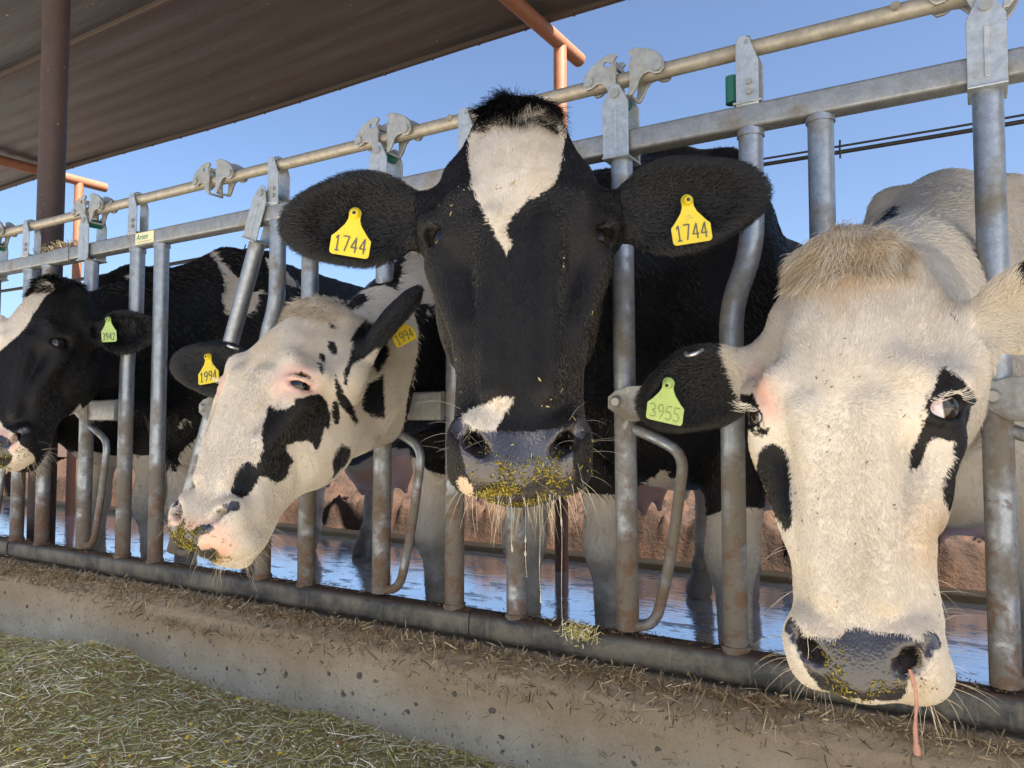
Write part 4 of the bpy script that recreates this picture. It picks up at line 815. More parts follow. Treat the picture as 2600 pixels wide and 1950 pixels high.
# ------------------------------------------------------------------ fur
def mat_fur():
    m = NT('fur'); m.l(m.attr('tint', 'Color'), m.p.inputs['Base Color']); lum = m.n('RGBToBW'); m.l(m.attr('tint', 'Color'), lum.inputs[0]); m.set(None, .27, 0, m.ramp(lum.outputs[0], .01, .1, .65, .22)); M['fur'] = m.m
mat_fur()
def strands(name, pos, rad, tint, parent, mat='fur'):
    """pos (N,K,3) in scene space"""
    n, k, _ = pos.shape; hc = bpy.data.hair_curves.new(name); hc.add_curves([k] * n)
    off = np.array(parent.location) if parent else np.zeros(3)
    hc.attributes['position'].data.foreach_set('vector', (pos - off).astype(np.float32).ravel())
    a = hc.attributes.get('radius') or hc.attributes.new('radius', 'FLOAT', 'POINT'); a.data.foreach_set('value', rad.astype(np.float32).ravel())
    t = hc.attributes.new('tint', 'FLOAT_COLOR', 'CURVE'); t.data.foreach_set('color', np.concatenate([tint, np.ones((n, 1))], 1).astype(np.float32).ravel())
    hc.materials.append(M[mat]); o = bpy.data.objects.new(name, hc); COL.objects.link(o)
    if parent: o.parent = parent
    return o
def sample(V, F, N, w, n, rg):
    """n random points on quads weighted by area * w(face)"""
    a = .5 * np.linalg.norm(np.cross(V[F[:, 2]] - V[F[:, 0]], V[F[:, 3]] - V[F[:, 1]]), axis=1) * w; p = a / a.sum()
    fi = rg.choice(len(F), n, p=p); u = rg.random(n)[:, None]; v = rg.random(n)[:, None]; q = F[fi]
    lerp = lambda A: (A[q[:, 0]] * (1 - u) + A[q[:, 1]] * u) * (1 - v) + (A[q[:, 3]] * (1 - u) + A[q[:, 2]] * u) * v
    Q = lerp(V); NN = lerp(N); return Q, NN / np.maximum(np.linalg.norm(NN, axis=1), 1e-9)[:, None]
def unit(a): return a / np.maximum(np.linalg.norm(a, axis=1), 1e-9)[:, None]
def sstep(x, a, b_): t = np.clip((x - a) / (b_ - a), 0, 1); return t * t * (3 - 2 * t)
def grow_fur(name, n, tuft=(.05, (.012, .011, .012), .085, .135), ntuft=5000, base_len=.0050, rad=.00024):
    c = COWS[name]; EYE = c['eye'][0]; V, F, N, cf = c['V'], c['F'], c['N'], c['cf']; rg = np.random.default_rng(abs(hash_name(name)))
    H = cf['H']; ear = np.full(len(V), -1, int); EX = np.zeros((len(V), 3))
    for k, e in enumerate(c['ears']):
        q = np.array((c['hf'] @ ear_frame(e)).inverted()); E = V @ q[:3, :3].T + q[:3, 3]
        on = (E[:, 0] > .025) & (E[:, 0] < .25) & (np.abs(E[:, 1]) < .09) & (np.abs(E[:, 2]) < .05); ear[on] = k
    inh = ((np.abs(H[:, 0]) < .15) & (H[:, 1] < .26) & (H[:, 1] > -.16) & (H[:, 2] > -.36) & (H[:, 2] < .22)) | (ear >= 0)
    fw = inh[F].mean(1) * (cf['nose'][F].mean(1) < .001)
    fc = V[F].mean(1); vd = np.array(cam_o.location) - fc; vd /= np.linalg.norm(vd, axis=1)[:, None]; fw = fw * np.where((N[F].mean(1) * vd).sum(1) > -.25, 1, .3)
    fw = fw * np.where((ear[F] >= 0).any(1), 2.0, 1)
    hm = np.array(c['hf']); hR = hm[:3, :3]; hi = np.array(c['hf'].inverted())
    P, NN = sample(V, F, N, fw, n, rg); f = coat_fields(name, P, NN); Hh = f['H']; x, y, z = Hh.T
    zz = z - .012; rr_ = np.sqrt(x * x + zz * zz) + .004; fo = np.exp(-(rr_ / .07) ** 2); comb = np.stack([x / rr_ * (.35 + .65 * fo) + zz / rr_ * .45 * fo, .2 + 4 * np.abs(x) * (1 - fo), zz / rr_ - x / rr_ * .45 * fo], 1)
    comb = comb + .22 * np.stack([vnoise(P, 15, i, 2) for i in (1, 2, 3)], 1)
    L = np.full(n, base_len) * (1 + .35 * vnoise(P, 18, 6, 2)) * (.7 + .6 * rg.random(n)); lift = np.full(n, .10)
    mz = sstep(-z, .20, .28); L *= 1 - .35 * mz
    back = sstep(y, .04, .12); L *= 1 + .5 * back
    # hair near the eyes is short
    de = np.minimum(np.linalg.norm(Hh - np.array(EYE), axis=1), np.linalg.norm(Hh - np.array(EYE) * np.array([-1, 1, 1]), axis=1)); L *= .30 + .70 * sstep(de, .034, .06)
    keep = de > .0355
    d = comb @ hR.T
    for k, e in enumerate(c['ears']):
        ef = c['hf'] @ ear_frame(e); q = np.array(ef.inverted()); E = P @ q[:3, :3].T + q[:3, 3]; eR = np.array(ef)[:3, :3]
        on = (E[:, 0] > .02) & (E[:, 0] < .26) & (np.abs(E[:, 1]) < .095) & (np.abs(E[:, 2]) < .055)
        W = e.get('wid', .105) * .5; t = np.clip(E[:, 1] / W, -1, 1); rim = np.abs(t) ** 2
        de_ = np.stack([np.full(n, .8), t * (.4 + rim) + .25 * rg.normal(size=n), .25 + .1 * rg.normal(size=n)], 1) @ eR.T
        # inside the bowl long hair grows inwards from the rim
        d[on] = de_[on]; L[on] = (.0065 + .0075 * rg.random(n))[on] * (.75 + .5 * np.minimum(1, rim + sstep(E[:, 0], .10, .19)))[on]; lift[on] = .22
    Lon = np.zeros(n)
    for e in c['ears']:
        E = (P @ np.array((c['hf'] @ ear_frame(e)).inverted())[:3, :3].T + np.array((c['hf'] @ ear_frame(e)).inverted())[:3, 3]); Lon = np.maximum(Lon, (E[:, 0] > .02) & (E[:, 0] < .26) & (np.abs(E[:, 1]) < .095) & (np.abs(E[:, 2]) < .055))
    # whorl of the poll: longer, falling over the forehead
    poll = sstep(z, .13, .175) * (np.abs(x) < .08) * (y < .14); 
    L = np.where(poll > .2, L * (1 + .5 * poll), L); lift = lift + .2 * poll
    d = unit(d + .10 * rg.normal(size=(n, 3))); d = unit(d - NN * (d * NN).sum(1)[:, None]); lift = lift + .08 * rg.random(n)
    s = f['black']; isb = s + rg.normal(size=n) * .0012 > 0
    w1, w2 = np.array([.60, .525, .425]), np.array([.77, .715, .63]); r = rg.random((n, 1)); W_ = w1 + (w2 - w1) * np.clip(r * .7 + .5 * (.5 + vnoise(P, 24, 12, 3))[:, None] - .1, 0, 1)
    W_ = W_ * (1 - .14 * sstep(vnoise(P, 10, 15, 2), .0, .5)[:, None] * np.array([.3, .8, 1.6]))
    tn = sstep(f['tan'] + rg.normal(size=n) * .006, -.02, .03)[:, None]; T_ = np.array([.44, .25, .10]) * (.6 + 1.0 * rg.random((n, 1))); W_ = W_ * (1 - tn * .45) + T_ * tn * .45
    pk = sstep(f['pink'], -.01, .012)[:, None]; W_ = W_ * (1 - .35 * pk) + np.array([.66, .40, .31]) * .35 * pk; keep &= ~((f['pink'] > .004) & (rg.random(n) < .85))
    K_ = np.array([.0020, .0020, .0026]) * (.5 + 1.1 * rg.random((n, 1))); br = sstep(vnoise(P, 7, 30, 2), .1, .6)[:, None]; K_ = K_ * (1 - br) + br * np.array([.0095, .006, .004]) * (.6 + .8 * rg.random((n, 1)))
    tint = np.where(isb[:, None], K_, W_); L = np.where(isb, L * .9, L * 1.1); lift = np.where(isb & (Lon < .5), lift * .45, lift)
    keep &= f['nose'] < .001 + .002 * rg.random(n)
    P, NN, d, L, lift, tint = P[keep], NN[keep], d[keep], L[keep], lift[keep], tint[keep]; m = len(P)
    D0 = unit(d * (1 - lift)[:, None] + NN * (lift + .25)[:, None]); D1 = unit(d + NN * (lift * .35)[:, None]); 
    pts = np.stack([P - NN * .0006, P + D0 * (L * .38)[:, None], P + D0 * (L * .38)[:, None] + unit(D0 + D1) * (L * .33)[:, None], P + D0 * (L * .38)[:, None] + unit(D0 + D1) * (L * .33)[:, None] + D1 * (L * .33)[:, None]], 1)
    rr = np.tile(np.array([1, .95, .7, .15]) * rad, (m, 1)) * (.8 + .4 * rg.random((m, 1)))
    strands('fur', pts, rr, tint, c['ob'])
    # forelock
    if ntuft:
        tw = ((H[:, 2] > tuft[3]) & (np.abs(H[:, 0]) < tuft[2]) & (H[:, 1] < .10))[F].mean(1)
        P, NN = sample(V, F, N, tw, ntuft, rg); Hh = P @ hi[:3, :3].T + hi[:3, 3]; x, y, z = Hh.T; tl, tc = tuft[:2]
        cl = np.stack([vnoise(P, 45, i, 1) for i in (41, 42, 43)], 1)
        loc = np.stack([x * 9 + cl[:, 0] * .55, -.55 - .4 * (z < .18) + .35 * cl[:, 1], -.15 + .5 * cl[:, 2]], 1); d = unit(loc @ hR.T + .16 * rg.normal(size=(ntuft, 3)))
        L = tl * (.55 + .6 * rg.random(ntuft)) * (1 + .3 * cl[:, 0]); g = np.array([0, 0, -1.]) @ np.eye(3); cur = P - NN * .001; pts = [cur]; dd = unit(d * .95 + NN * .36)
        for i in range(5):
            cur = cur + dd * (L / 5)[:, None]; pts.append(cur); dn = (hR @ np.array([0, -.15, -1.])); dd = unit(dd + .38 * dn + .2 * d)
        pts = np.stack(pts, 1); rr = np.tile(np.array([1, 1, .9, .8, .55, .15]) * rad * 1.15, (ntuft, 1))
        tint = np.array(tc) * (.55 + .9 * rg.random((ntuft, 1)) * (1 + .5 * cl[:, :1]))
        if tc[0] > .1:
            wsel = sstep(cl[:, 1] + .3 * rg.normal(size=ntuft), -.25, .3)[:, None]; tint = tint * (1 - wsel) + np.array([.70, .62, .50]) * wsel
        strands('forelock', pts, rr, np.clip(tint, .003, .9), c['ob'])
def grow_body(name, n, L0=.015, rad=.0006):
    c = COWS[name]; V, F, N, cf = c['V'], c['F'], c['N'], c['cf']; rg = np.random.default_rng(hash_name(name) + 1); B = cf['B']; H = cf['H']
    inh = (np.abs(H[:, 0]) < .15) & (H[:, 1] < .24) & (H[:, 1] > -.16) & (H[:, 2] > -.36) & (H[:, 2] < .22)
    fw = (~inh & (B[:, 2] > .10))[F].mean(1) * (cf['pink'][F].mean(1) < 0); fc = V[F].mean(1); vd = np.array(cam_o.location) - fc; vd /= np.linalg.norm(vd, axis=1)[:, None]; fw = fw * np.where((N[F].mean(1) * vd).sum(1) > -.2, 1, .12)
    P, NN = sample(V, F, N, fw, n, rg); f = coat_fields(name, P, NN); bR = np.array(c['bf'].to_3x3().normalized())
    d = np.stack([0 * P[:, 0], .8 + 0 * P[:, 0], -.75 + 0 * P[:, 0]], 1) @ bR.T + .30 * np.stack([vnoise(P, 9, i, 2) for i in (1, 2, 3)], 1) + .12 * rg.normal(size=(n, 3)); d = unit(d - NN * (d * NN).sum(1)[:, None])
    L = L0 * (.6 + .7 * rg.random(n)); isb = f['black'] + rg.normal(size=n) * .003 > 0; W_ = np.array([.67, .60, .50]) * (.82 + .3 * rg.random((n, 1))); dz = sstep(.55 - f['B'][:, 2] + .2 * vnoise(P, 7, 5, 3), 0, .5)[:, None]; W_ = W_ * (1 - .6 * dz) + np.array([.16, .13, .10]) * .6 * dz
    K_ = np.array([.0025, .0024, .0028]) * (.6 + .8 * rg.random((n, 1))); tint = np.where(isb[:, None], K_, W_); D0 = unit(d + NN * .22)
    pts = np.stack([P - NN * .001, P + D0 * (L * .5)[:, None], P + D0 * (L * .5)[:, None] + unit(d + NN * .03) * (L * .5)[:, None]], 1); strands('fur', pts, np.tile(np.array([1, .8, .2]) * rad, (n, 1)), tint, c['ob'])
def hash_name(n): return sum(ord(ch) * (i + 3) for i, ch in enumerate(n))
GROW = True
if GROW:
    grow_fur('main', 120000, (.032, (.003, .0028, .0034), .050, .155), 4600)
    grow_fur('pale', 150000, (.030, (.62, .50, .34), .070, .148), 6000)
    grow_fur('spotted', 90000, (.024, (.58, .48, .35), .06, .15), 3000, rad=.0003)
    grow_body('main', 70000)
    grow_body('pale', 60000)
    grow_body('spotted', 60000)
    grow_body('leftmost', 60000, .018, .0008)
    grow_body('far', 16000, .02, .001)
    grow_fur('leftmost', 34000, (.030, (.003, .0028, .0034), .055, .15), 2200, rad=.00045)

# ------------------------------------------------------------------ ear tags, clips, whiskers
def mat_tag(name, col):
    m = NT(name); P = m.coord(); n = m.noise(P, 70, 5, .75); n2 = m.noise(P, 260, 3, .7)
    c = m.mix(n, tuple(x * .85 for x in col), tuple(min(1, x * 1.08) for x in col)); c = m.mix(m.ramp(n, .56, .72, 0, .55), c, (.20, .15, .06)); c = m.mix(m.ramp(n2, .66, .72, 0, .6), c, (.12, .09, .05))
    m.set(c, .45); m.bump(n2, .15, .001); M[name] = m.m
mat_tag('tag_yellow', (.68, .52, .025)); mat_tag('tag_green', (.42, .58, .18))
simple('tag_ink', (.10, .105, .085), .6)
simple('tag_ink_faded', (.34, .40, .16), .6)
simple('clip_steel', (.6, .6, .62), .3, .8)
GLYPH = {'1': [[(.2, .8), (.55, 1), (.55, 0)], [(.2, 0), (.9, 0)]], '7': [[(0, 1), (.95, 1), (.4, 0)]], '4': [[(.72, 0), (.72, 1), (0, .32), (1, .32)]],
         '9': [[(.95, .75), (.75, 1), (.25, 1), (.02, .75), (.25, .5), (.75, .52), (.95, .75), (.88, .35), (.5, 0)]], '3': [[(0, .92), (.4, 1), (.9, .85), (.85, .62), (.4, .52), (.9, .4), (.95, .15), (.5, 0), (0, .08)]],
         '2': [[(0, .78), (.3, 1), (.8, .95), (.92, .68), (0, 0), (1, 0)]], '5': [[(.95, 1), (.15, 1), (.05, .55), (.6, .6), (.98, .35), (.8, .05), (.3, 0), (0, .1)]]}
def tag(cow, ear, at, text, col, W=.054, Hh=.058, rot=0., normal=None, lift=.013, ink='tag_ink', thick=.0010):
    c = COWS[cow]; ef = c['hf'] @ ear_frame(c['ears'][ear]); ob = c['ob']
    n = Vector(normal).normalized() if normal else (ef.to_3x3() @ Vector((0, 0, 1))).normalized()
    toc = (Vector(cam_o.location) - ef.translation).normalized()
    if n.dot(toc) < 0 and not normal: n = -n
    down = Vector((0, 0, -1)); down = (down - n * down.dot(n)).normalized(); right = n.cross(down).normalized()
    rm = Matrix.Rotation(R_(rot), 3, n); down = rm @ down; right = rm @ right
    o = ef @ Vector((at[0], at[1], 0)) + n * lift
    fr = Matrix(((right.x, -n.x, -down.x, o.x), (right.y, -n.y, -down.y, o.y), (right.z, -n.z, -down.z, o.z), (0, 0, 0, 1)))
    k = Hh; w_ = W / 2; nk = .0085
    def rc(x, z, a0, r=.005): return [(x + r * math.cos(R_(a0 + t)), z + r * math.sin(R_(a0 + t))) for t in (0, 30, 60, 90)]
    out = [(nk * math.cos(R_(t)), nk * math.sin(R_(t))) for t in range(-20, 201, 20)]
    out += [(-nk * .95, -.008), (-nk * 1.35, -.016), (-w_ * .78, -.028)] + [(-w_, -.034)] + rc(-w_ + .005, -k + .005, 180) + rc(w_ - .005, -k + .005, 270) + [(w_, -.034), (w_ * .78, -.028), (nk * 1.35, -.016), (nk * .95, -.008)]
    b = MB(); b.plate(out, .0022, fr); t = b.build('ear_tag', col, ob, .0006); t.location = -Vector(ob.location)
    b = MB(); b.tube([fr @ Vector((0, -.001, 0)), fr @ Vector((0, -.006, 0)), fr @ Vector((0, -.0085, 0))], [.0078, .0062, .0042], 20); bt = b.build('tag_button', col, t)
    b = MB(); b.tube([fr @ Vector((0, -.0086, 0)), fr @ Vector((0, -.0090, 0))], [.0026, .0026], 12); b.build('button_hole', 'rubber', t)
    b = MB(); nch = len(text); cw = W * .86 / nch; hh = .0205; z0 = -k + .0055
    for i, ch in enumerate(text):
        for st in GLYPH[ch]:
            pts = [fr @ Vector((-W * .43 + cw * (i + .12) + x * cw * .72, -.0016, z0 + z * hh)) for x, z in st]
            for p0, p1 in zip(pts[:-1], pts[1:]): b.tube([p0, p1], thick, 6)
    b.build('tag_number', ink, t)
tag('main', 0, (.104, .004), '1744', 'tag_yellow', rot=-9)
tag('main', 1, (.111, -.003), '1744', 'tag_yellow', rot=9)
tag('pale', 0, (.123, .029), '3955', 'tag_green', W=.052, Hh=.060, rot=-14, ink='tag_ink_faded', thick=.0009, lift=.018)
tag('leftmost', 1, (.061, -.034), '3942', 'tag_green', W=.046, Hh=.066, rot=2, lift=.018)
tag('spotted', 0, (.118, .020), '1994', 'tag_yellow', rot=8, lift=.02)
tag('spotted', 1, (.165, .040), '1994', 'tag_yellow', W=.05, rot=30, normal=(.9, -.55, -.1), lift=.012)
def clip(cow, ear, at, rot):
    c = COWS[cow]; ef = c['hf'] @ ear_frame(c['ears'][ear]); b = MB(); s = []
    for t in np.linspace(-1, 1, 9): s.append(ef @ Vector((at[0] + rot * t * .012, at[1] + t * .002, math.copysign(.010, 1) * (1 - abs(t) ** 3) * 1.4 + .004)))
    b.tube(s, .0028, 8); o = b.build('ear_clip', 'clip_steel', c['ob']); o.location = -Vector(c['ob'].location)
clip('pale', 0, (.075, .055), 1); clip('spotted', 0, (.075, .052), 1)

def hp(cow, p): return np.array((COWS[cow]['hf'] @ Vector(p))[:])
def whiskers(cow, n, zr, yr, L, tint, rad=.00019, side=None, down=.5):
    c = COWS[cow]; V, F, N, H = c['V'], c['F'], c['N'], c['cf']['H']; rg = np.random.default_rng(5 + len(cow)); NH = c['cf']['NH']
    m = (H[:, 2] > zr[0]) & (H[:, 2] < zr[1]) & (H[:, 1] > yr[0]) & (H[:, 1] < yr[1]) & (np.abs(H[:, 0]) < .10)
    if side is not None: m &= np.abs(H[:, 0]) > side
    P, NN = sample(V, F, N, m[F].mean(1), n, rg); R3_ = np.array(c['hf'])[:3, :3]; d0 = unit(NN + .25 * rg.normal(size=(n, 3))); l = L * (.35 + .9 * rg.random(n)); cur = P; pts = [cur]
    for i in range(6):
        d0 = unit(d0 + down * .22 * np.array([0, 0, -1.]) + .06 * rg.normal(size=(n, 3))); cur = cur + d0 * (l / 6)[:, None]; pts.append(cur)
    strands('whiskers', np.stack(pts, 1), np.tile(np.array([1, 1, .9, .8, .65, .45, .2]) * rad, (n, 1)), np.array(tint) * (.6 + .6 * rg.random((n, 1))), c['ob'])
if GROW:
    whiskers('main', 80, (-.35, -.305), (-.06, .06), .052, (.70, .60, .40))
    whiskers('main', 40, (-.31, -.20), (-.08, .05), .050, (.35, .32, .28), side=.055)
    whiskers('pale', 50, (-.35, -.27), (-.05, .06), .050, (.78, .66, .46), side=.045)
    whiskers('pale', 24, (-.28, -.16), (-.07, .05), .055, (.75, .68, .55), side=.05)
    whiskers('spotted', 64, (-.35, -.27), (-.06, .06), .050, (.66, .55, .38), rad=.00024)
    whiskers('spotted', 36, (-.28, -.20), (-.08, .05), .050, (.7, .62, .5), side=.05)
    whiskers('leftmost', 70, (-.35, -.27), (-.06, .06), .05, (.66, .55, .38), rad=.0003)
    # lashes
    for cow, tint in (('main', (.01, .01, .01)), ('pale', (.8, .72, .6)), ('spotted', (.8, .72, .6)), ('leftmost', (.01, .01, .01))):
        c = COWS[cow]; EYE, EO = c['eye']; hR = np.array(c['hf'])[:3, :3]; rg = np.random.default_rng(3); pts = []
        for s in (-1, 1):
            for t in np.linspace(.5, 2.6, 34):
                t = t + rg.normal() * .03; a, b_ = -.0255 * math.cos(t), .0175 * c.get('lidup', 1.) * math.sin(t); q = math.sqrt(max(.0001, .0300 ** 2 - a * a - b_ * b_)); o = np.array([s * EO[0], EO[1], 0]); tt = np.array([-s * EO[1], EO[0], 0])
                p = np.array([s * EYE[0], EYE[1], EYE[2]]) + o * q + tt * a + np.array([0, 0, b_]); d = o * .9 + tt * (a * 14 + .25) + np.array([0, 0, -.15]) + rg.normal(size=3) * .12; l = .020 * (.6 + .6 * rg.random())
                pts.append([hp(cow, p), hp(cow, p + d * l * .5 + np.array([0, 0, -.001])), hp(cow, p + d * l + np.array([0, 0, .004]))])
        pts = np.array(pts); strands('eyelashes', pts, np.tile([.00026, .0002, .0001], (len(pts), 1)), np.tile(tint, (len(pts), 1)), c['ob'])

# ------------------------------------------------------------------ feed, straw and crumbs
def bits(name, P, NN, L, W, tint, kind='stuff', lay=.35, rg=None, mat='chaff', **props):
    """short bent blades lying at points P on a surface with normals NN"""
    rg = rg or np.random.default_rng(1); n = len(P); d = unit(rg.normal(size=(n, 3))); d = unit(d - NN * (d * NN).sum(1)[:, None] * (1 - lay)); sd_ = unit(np.cross(d, NN + .5 * rg.normal(size=(n, 3)))); nn = np.cross(sd_, d)
    bend = (rg.normal(size=n) * .16)[:, None] * L[:, None]; th = (W * .35)[:, None]; V = []
    for t, wf in ((-.5, .7), (0., 1.), (.5, .55)):
        ctr = P + d * (L * t)[:, None] + nn * (bend * (.25 - t * t) * 2)
        V += [ctr - sd_ * (W * wf / 2)[:, None], ctr + nn * th, ctr + sd_ * (W * wf / 2)[:, None]]
    V = np.stack(V, 1).reshape(-1, 3); base = (np.arange(n) * 9)[:, None]; q = []
    for a in (0, 3):
        for (i, j) in ((0, 1), (1, 2), (2, 0)): q.append(base + np.array([a + i, a + j, a + 3 + j, a + 3 + i]))
    F = np.concatenate(q); o = np_obj(name, V, F, mat, None, False, kind=kind, **props)
    set_attr(o.data, 'tint', 'FLOAT_COLOR', 'POINT', np.concatenate([np.repeat(tint, 9, 0), np.ones((n * 9, 1))], 1)); return o
def feedz(P):
    x, y = P[:, 0], P[:, 1]; Q = np.stack([x, y, 0 * x], 1)
    z = .206 + .022 * vnoise(Q, 1.9, 61, 2) + .016 * vnoise(Q, 6, 62, 3) + .008 * vnoise(Q, 22, 63, 2)
    z += .035 * np.exp(-((x + 2.05) ** 2 / .06 + (y - 1.06) ** 2 / .05)); z -= .018 * sstep(y, 1.2, 1.28)
    return z * sstep(y, .40, .70) - .03 * (1 - sstep(y, .40, .70)) - .05
sheet('feed_bed', -8, 3, .38, 1.30, 900, 100, feedz, 'feed_base', 'stuff')
PAL = np.array([(.58, .52, .17), (.72, .63, .29), (.46, .42, .14), (.32, .23, .09), (.80, .70, .40), (.92, .83, .58), (.94, .88, .70), (.46, .56, .20), (.60, .70, .38)])
def feed():
    rg = np.random.default_rng(77); n = 85000
    # density follows what a person standing at the kerb sees: thickest close by
    x = -.1 - 4.2 * rg.random(n) ** 1.25; y = .48 + .80 * rg.random(n); P = np.stack([x, y, 0 * x], 1); P[:, 2] = feedz(P) + rg.random(n) * .010
    e = .004; NN = unit(np.stack([-(feedz(P + [e, 0, 0]) - feedz(P)) / e, -(feedz(P + [0, e, 0]) - feedz(P)) / e, np.ones(n)], 1))
    r = rg.random(n); pale_ = sstep(vnoise(P, 3.1, 71, 2), .0, .5)
    pick = np.where(r < .30, 0, np.where(r < .48, 1, np.where(r < .66, 2, np.where(r < .76, 3, np.where(r < .86 - .12 * pale_, 4, np.where(r < .92 - .07 * pale_, 5, np.where(r < .965, 6, np.where(r < .985, 7, 8))))))))
    long_ = (pick >= 5); L = np.where(long_, .012 + .055 * rg.random(n) ** 2.2, .004 + .013 * rg.random(n) ** 1.5); W = np.where(long_, .0010 + .0020 * rg.random(n) ** 3, .0007 + .0018 * rg.random(n) ** 2)
    bits('feed', P, NN, L, W, PAL[pick] * (.65 + .7 * rg.random((n, 1))), rg=rg, lay=.22, label='chopped green and straw coloured feed heaped along the foot of the kerb', category='feed')
    m = 900; x = -.1 - 3.5 * rg.random(m); y = .45 + .8 * rg.random(m); P = np.stack([x, y, 0 * x], 1); P[:, 2] = feedz(P) + .006 + .006 * rg.random(m); NN = np.tile([0, 0, 1.], (m, 1))
    c = np.array([(.85, .60, .08), (.92, .80, .48), (.92, .84, .6), (.55, .27, .10)])[rg.integers(0, 4, m)]; bits('grain', P, NN, .005 + .006 * rg.random(m), .004 + .004 * rg.random(m), c * (.7 + .5 * rg.random((m, 1))), rg=rg, label='yellow and brown kernels scattered through the chopped feed', category='feed')
feed()
def ledge():
    rg = np.random.default_rng(78); n = 12500; x = .5 - 4.8 * rg.random(n); t = rg.random(n) ** 1.15; wave = .028 * vnoise(np.stack([x, 0 * x, 0 * x], 1), 3.3, 81, 3)
    y = 1.348 - t * .058 + .006 * rg.normal(size=n); z = .332 - sstep(t, .2, 1.0) * (.040 + wave) + .008 * rg.normal(size=n); y = np.maximum(y, 1.268 - .0)
    front = z < .285; y = np.where(front, 1.276 - .004 * rg.random(n) - (.285 - z) * .12, y)
    P = np.stack([x, y, z], 1); NN = unit(np.stack([0 * x, -.75 + 0 * x, .65 + 0 * x], 1)); r = rg.random(n); c = np.array([(.24, .16, .085), (.34, .235, .13), (.46, .34, .20), (.60, .48, .30), (.14, .085, .045), (.27, .22, .10)])[np.searchsorted([.28, .55, .74, .84, .94], r)]
    L = .006 + .030 * rg.random(n) ** 2.2; bits('straw_litter', P, NN, L, .0012 + .0020 * rg.random(n), c * (.65 + .7 * rg.random((n, 1))), rg=rg, lay=.4, label='brown straw litter lodged on the kerb under the bottom rail', category='straw')
    n = 700; x = .3 - 3.6 * rg.random(n); z = .10 + .17 * rg.random(n) ** .7; y = 1.262 + (z - .1) * .1 - .004; P = np.stack([x, y, z], 1); NN = np.tile([0, -1., 0], (n, 1)); bits('stuck_chaff', P, NN, .004 + .016 * rg.random(n) ** 2, .001 + .0012 * rg.random(n), np.array([.34, .25, .14]) * (.5 + .9 * rg.random((n, 1))), rg=rg, lay=.1, label='loose chaff stuck to the front of the concrete kerb', category='straw')
    n = 2600; x = .4 - 4.0 * rg.random(n); y = FY + .026 * (2 * rg.random(n) - 1); P = np.stack([x, y, np.full(n, ZB + .0285) + .003 * rg.random(n)], 1); NN = np.tile([0, 0, 1.], (n, 1)); keep = vnoise(P, 4, 83, 2) + .2 * rg.normal(size=n) > -.05; P, NN = P[keep], NN[keep]; n = len(P)
    bits('rail_dust', P, NN, .003 + .016 * rg.random(n) ** 2.5, .001 + .002 * rg.random(n), np.array([.20, .13, .07]) * (.5 + 1.2 * rg.random((n, 1))), rg=rg, lay=.15, label='crumbs of dung and straw lying on the bottom rail', category='litter')
ledge()
def clump(c, r, n, label, cols, seed):
    rg = np.random.default_rng(seed); P = np.array(c) + rg.normal(size=(n, 3)) * np.array(r); NN = unit(rg.normal(size=(n, 3)) + [0, -.4, .8]); L = .008 + .022 * rg.random(n) ** 1.6
    cc = np.array(cols)[rg.integers(0, len(cols), n)]; bits('feed_clump', P, NN, L, .0016 + .002 * rg.random(n), cc * (.6 + .8 * rg.random((n, 1))), rg=rg, lay=.8, label=label, category='feed')
clump((-.675, FY - .029, ZB + .024), (.020, .004, .009), 260, 'small wad of chewed feed caught on the bottom rail below the black cow', PAL[[0, 1, 2, 4, 5]], 5)
clump((-2.60, FY, ZT + .034), (.050, .012, .008), 300, 'dry straw wad lying on the top rail by the dark column', [(.42, .33, .2), (.3, .22, .12), (.55, .46, .3)], 6)
def crumbs(cow, n, sel, label, cols=((.22, .17, .02), (.13, .11, .02), (.36, .29, .05), (.075, .06, .02)), seed=1, size=.62):
    c = COWS[cow]; rg = np.random.default_rng(seed); V, F, N, H = c['V'], c['F'], c['N'], c['cf']['H']; w_ = sel(H[:, 0], H[:, 1], H[:, 2]) * np.clip(vnoise(V, 42, seed, 3) * 2.2 + .25, 0, 1) ** 1.5; P, NN = sample(V, F, N, w_[F].mean(1), n, rg)
    cc = np.array(cols)[rg.integers(0, len(cols), n)]; bits('muzzle_crumbs', P + NN * .0012, NN, size * (.0025 + .008 * rg.random(n) ** 2.4), size * (.0012 + .0022 * rg.random(n)), cc * (.7 + .7 * rg.random((n, 1))), rg=rg, lay=.35, label=label, category='feed')
face_ = lambda x, y, z: ((y < .02) & (z > -.27) & (z < .17) & (np.abs(x) < .1)) * 1.
g_ = lambda v, m, s: np.exp(-((v - m) / s) ** 2)
crumbs('main', 1500, lambda x, y, z: g_(z, -.312, .024) * g_(x, .0, .045) * (y < .0), 'yellow green feed crumbs stuck on the black cow with the blaze, on its nose', seed=2)
crumbs('pale', 500, lambda x, y, z: (g_(z, -.305, .022) * g_(x, .005, .05) + .7 * g_(z, -.275, .018) * g_(x, -.03, .02) + .25 * g_(x, .062, .012) * g_(z, -.285, .03)) * (y < .02), 'green feed crumbs stuck on the nose of the pale cream cow', seed=3)
crumbs('spotted', 1100, lambda x, y, z: g_(z, -.305, .022) * g_(x, -.015, .04) * (y < .0), 'green feed crumbs stuck on the nose of the white cow with black spots', seed=4, size=.75)
crumbs('leftmost', 500, lambda x, y, z: g_(z, -.305, .022) * g_(x, .0, .05) * (y < .0), 'feed crumbs stuck on the nose of the cow at the picture edge', seed=5, size=.9)
crumbs('main', 70, face_, 'odd bits of straw caught in the coat of the black cow with the blaze', ((.5, .4, .2), (.3, .24, .1)), seed=8, size=.8)
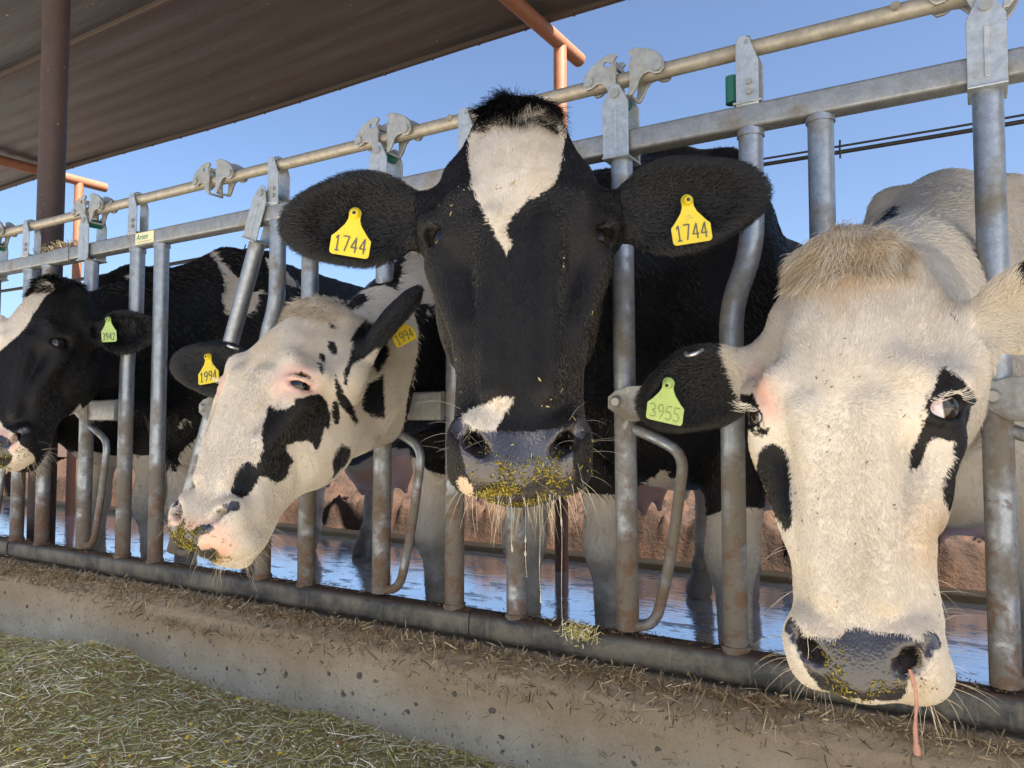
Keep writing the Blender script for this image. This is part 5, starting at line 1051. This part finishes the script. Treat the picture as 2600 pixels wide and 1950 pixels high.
crumbs('pale', 90, face_, 'odd dark specks of dirt on the face of the pale cream cow', ((.14, .09, .05), (.22, .15, .08)), seed=9, size=.55)

# saliva and mucus
def mat_clear(name, col, rough=.08, tr=.7):
    m = NT(name); m.set(col, rough, 0, .6); m.p.inputs['Transmission Weight'].default_value = tr; m.p.inputs['IOR'].default_value = 1.33; M[name] = m.m
mat_clear('saliva', (.9, .86, .74)); mat_clear('mucus', (.74, .40, .31), .10, .6)
def hang(cow, p, length, r, name, mat, parent, sway=.004, beads=()):
    a = Vector(hp(cow, p)); pts = []; rr = []
    for t in np.linspace(0, 1, 26): pts.append(a + Vector((sway * (math.sin(t * 2.2) + .35 * math.sin(t * 6.5) * (r(0) < .002)), -.3 * sway * math.sin(t * 4), -length * t))); rr.append(r(t) + sum(b_[1] * math.exp(-((t - b_[0]) / b_[2]) ** 2) for b_ in beads))
    b = MB(); b.tube(pts, rr, 10); o = b.build(name, mat, parent); o.location = -Vector(parent.location)
mo = COWS['main']['ob']
for x, L, bd in ((-.028, .035, ()), (-.012, .07, ((.95, .0012, .05),)), (.005, .10, ((.55, .0012, .02), (.72, .0014, .02))), (.022, .13, ((.62, .0014, .015), (.98, .002, .02))), (.036, .05, ()), (.048, .17, ((.2, .001, .02), (.5, .0008, .01)))):
    hang('main', (x, -.030, -.322), L, lambda t: .0016 * math.exp(-t * 16) + .00028, 'saliva_strand', 'saliva', mo, .004, bd)
hang('pale', (.053, -.080, -.272), .086, lambda t: .0019 - .0006 * math.sin(t * 3.1) + .0010 * t ** 2 + .0005 * math.sin(t * 11) ** 2, 'mucus_drip', 'mucus', COWS['pale']['ob'], .006, ((.95, .0009, .06),))

# ------------------------------------------------------------------ small things
def cable():
    t = empty('cable', (-2, 3.3, 1.85), 'two thin dark cables strung behind the cows', 'cable'); inv = Vector((2, -3.3, -1.85))
    simple('cable_dark', (.035, .03, .028), .5)
    for dz, r in ((0, .0085), (.024, .0045)):
        b = MB(); b.tube([(x, 3.3, 1.895 + dz * (1 if x > -1.4 else .55) - .010 * math.cos(x * 1.2)) for x in np.linspace(-20, 5, 80)], r, 10); o = b.build('wire', 'cable_dark', t); o.location = inv
    for x in (-.45, -2.2, -4.0, -6.2):
        b = MB(); b.tube([(x, 3.3, 1.86), (x, 3.288, 1.895), (x, 3.3, 1.935)], .004, 8); o = b.build('cable_tie', 'cable_dark', t); o.location = inv
    for x in (-14, 4.2):
        b = MB(); b.tube([(x, 3.33, -.05), (x, 3.33, 2.0)], .03, 16); o = b.build('stake', 'brown_column', t); o.location = inv
cable()
def sticker():
    simple('sticker_cream', (.72, .66, .40), .5, 0, .05); simple('sticker_green', (.02, .20, .12), .5)
    b = MB(); b.plate([(-.045, -.017), (.045, -.017), (.045, .017), (-.045, .017)], .0012, Matrix.Translation((-2.112, FY - .0222, ZT))); st = fpart(b, 'sticker', 'sticker_cream')
    cu = bpy.data.curves.new('sticker_text', 'FONT'); cu.body = 'Artex'; cu.size = .024; cu.shear = .25; cu.extrude = .0003; cu.align_x = 'CENTER'; cu.align_y = 'CENTER'; cu.materials.append(M['sticker_green'])
    o0 = bpy.data.objects.new('sticker_text', cu); COL.objects.link(o0); dg = bpy.context.evaluated_depsgraph_get(); me = bpy.data.meshes.new_from_object(o0.evaluated_get(dg)); bpy.data.objects.remove(o0); o = bpy.data.objects.new('sticker_text', me); COL.objects.link(o); o.parent = st; o.rotation_euler = (R_(90), 0, 0); o.location = (-2.124, FY - .0232, ZT + .003)
    b = MB(); b.box((-2.112, FY - .0232, ZT - .011), (.07, .0006, .0012)); fpart(b, 'sticker_line', 'sticker_green', st)
sticker()
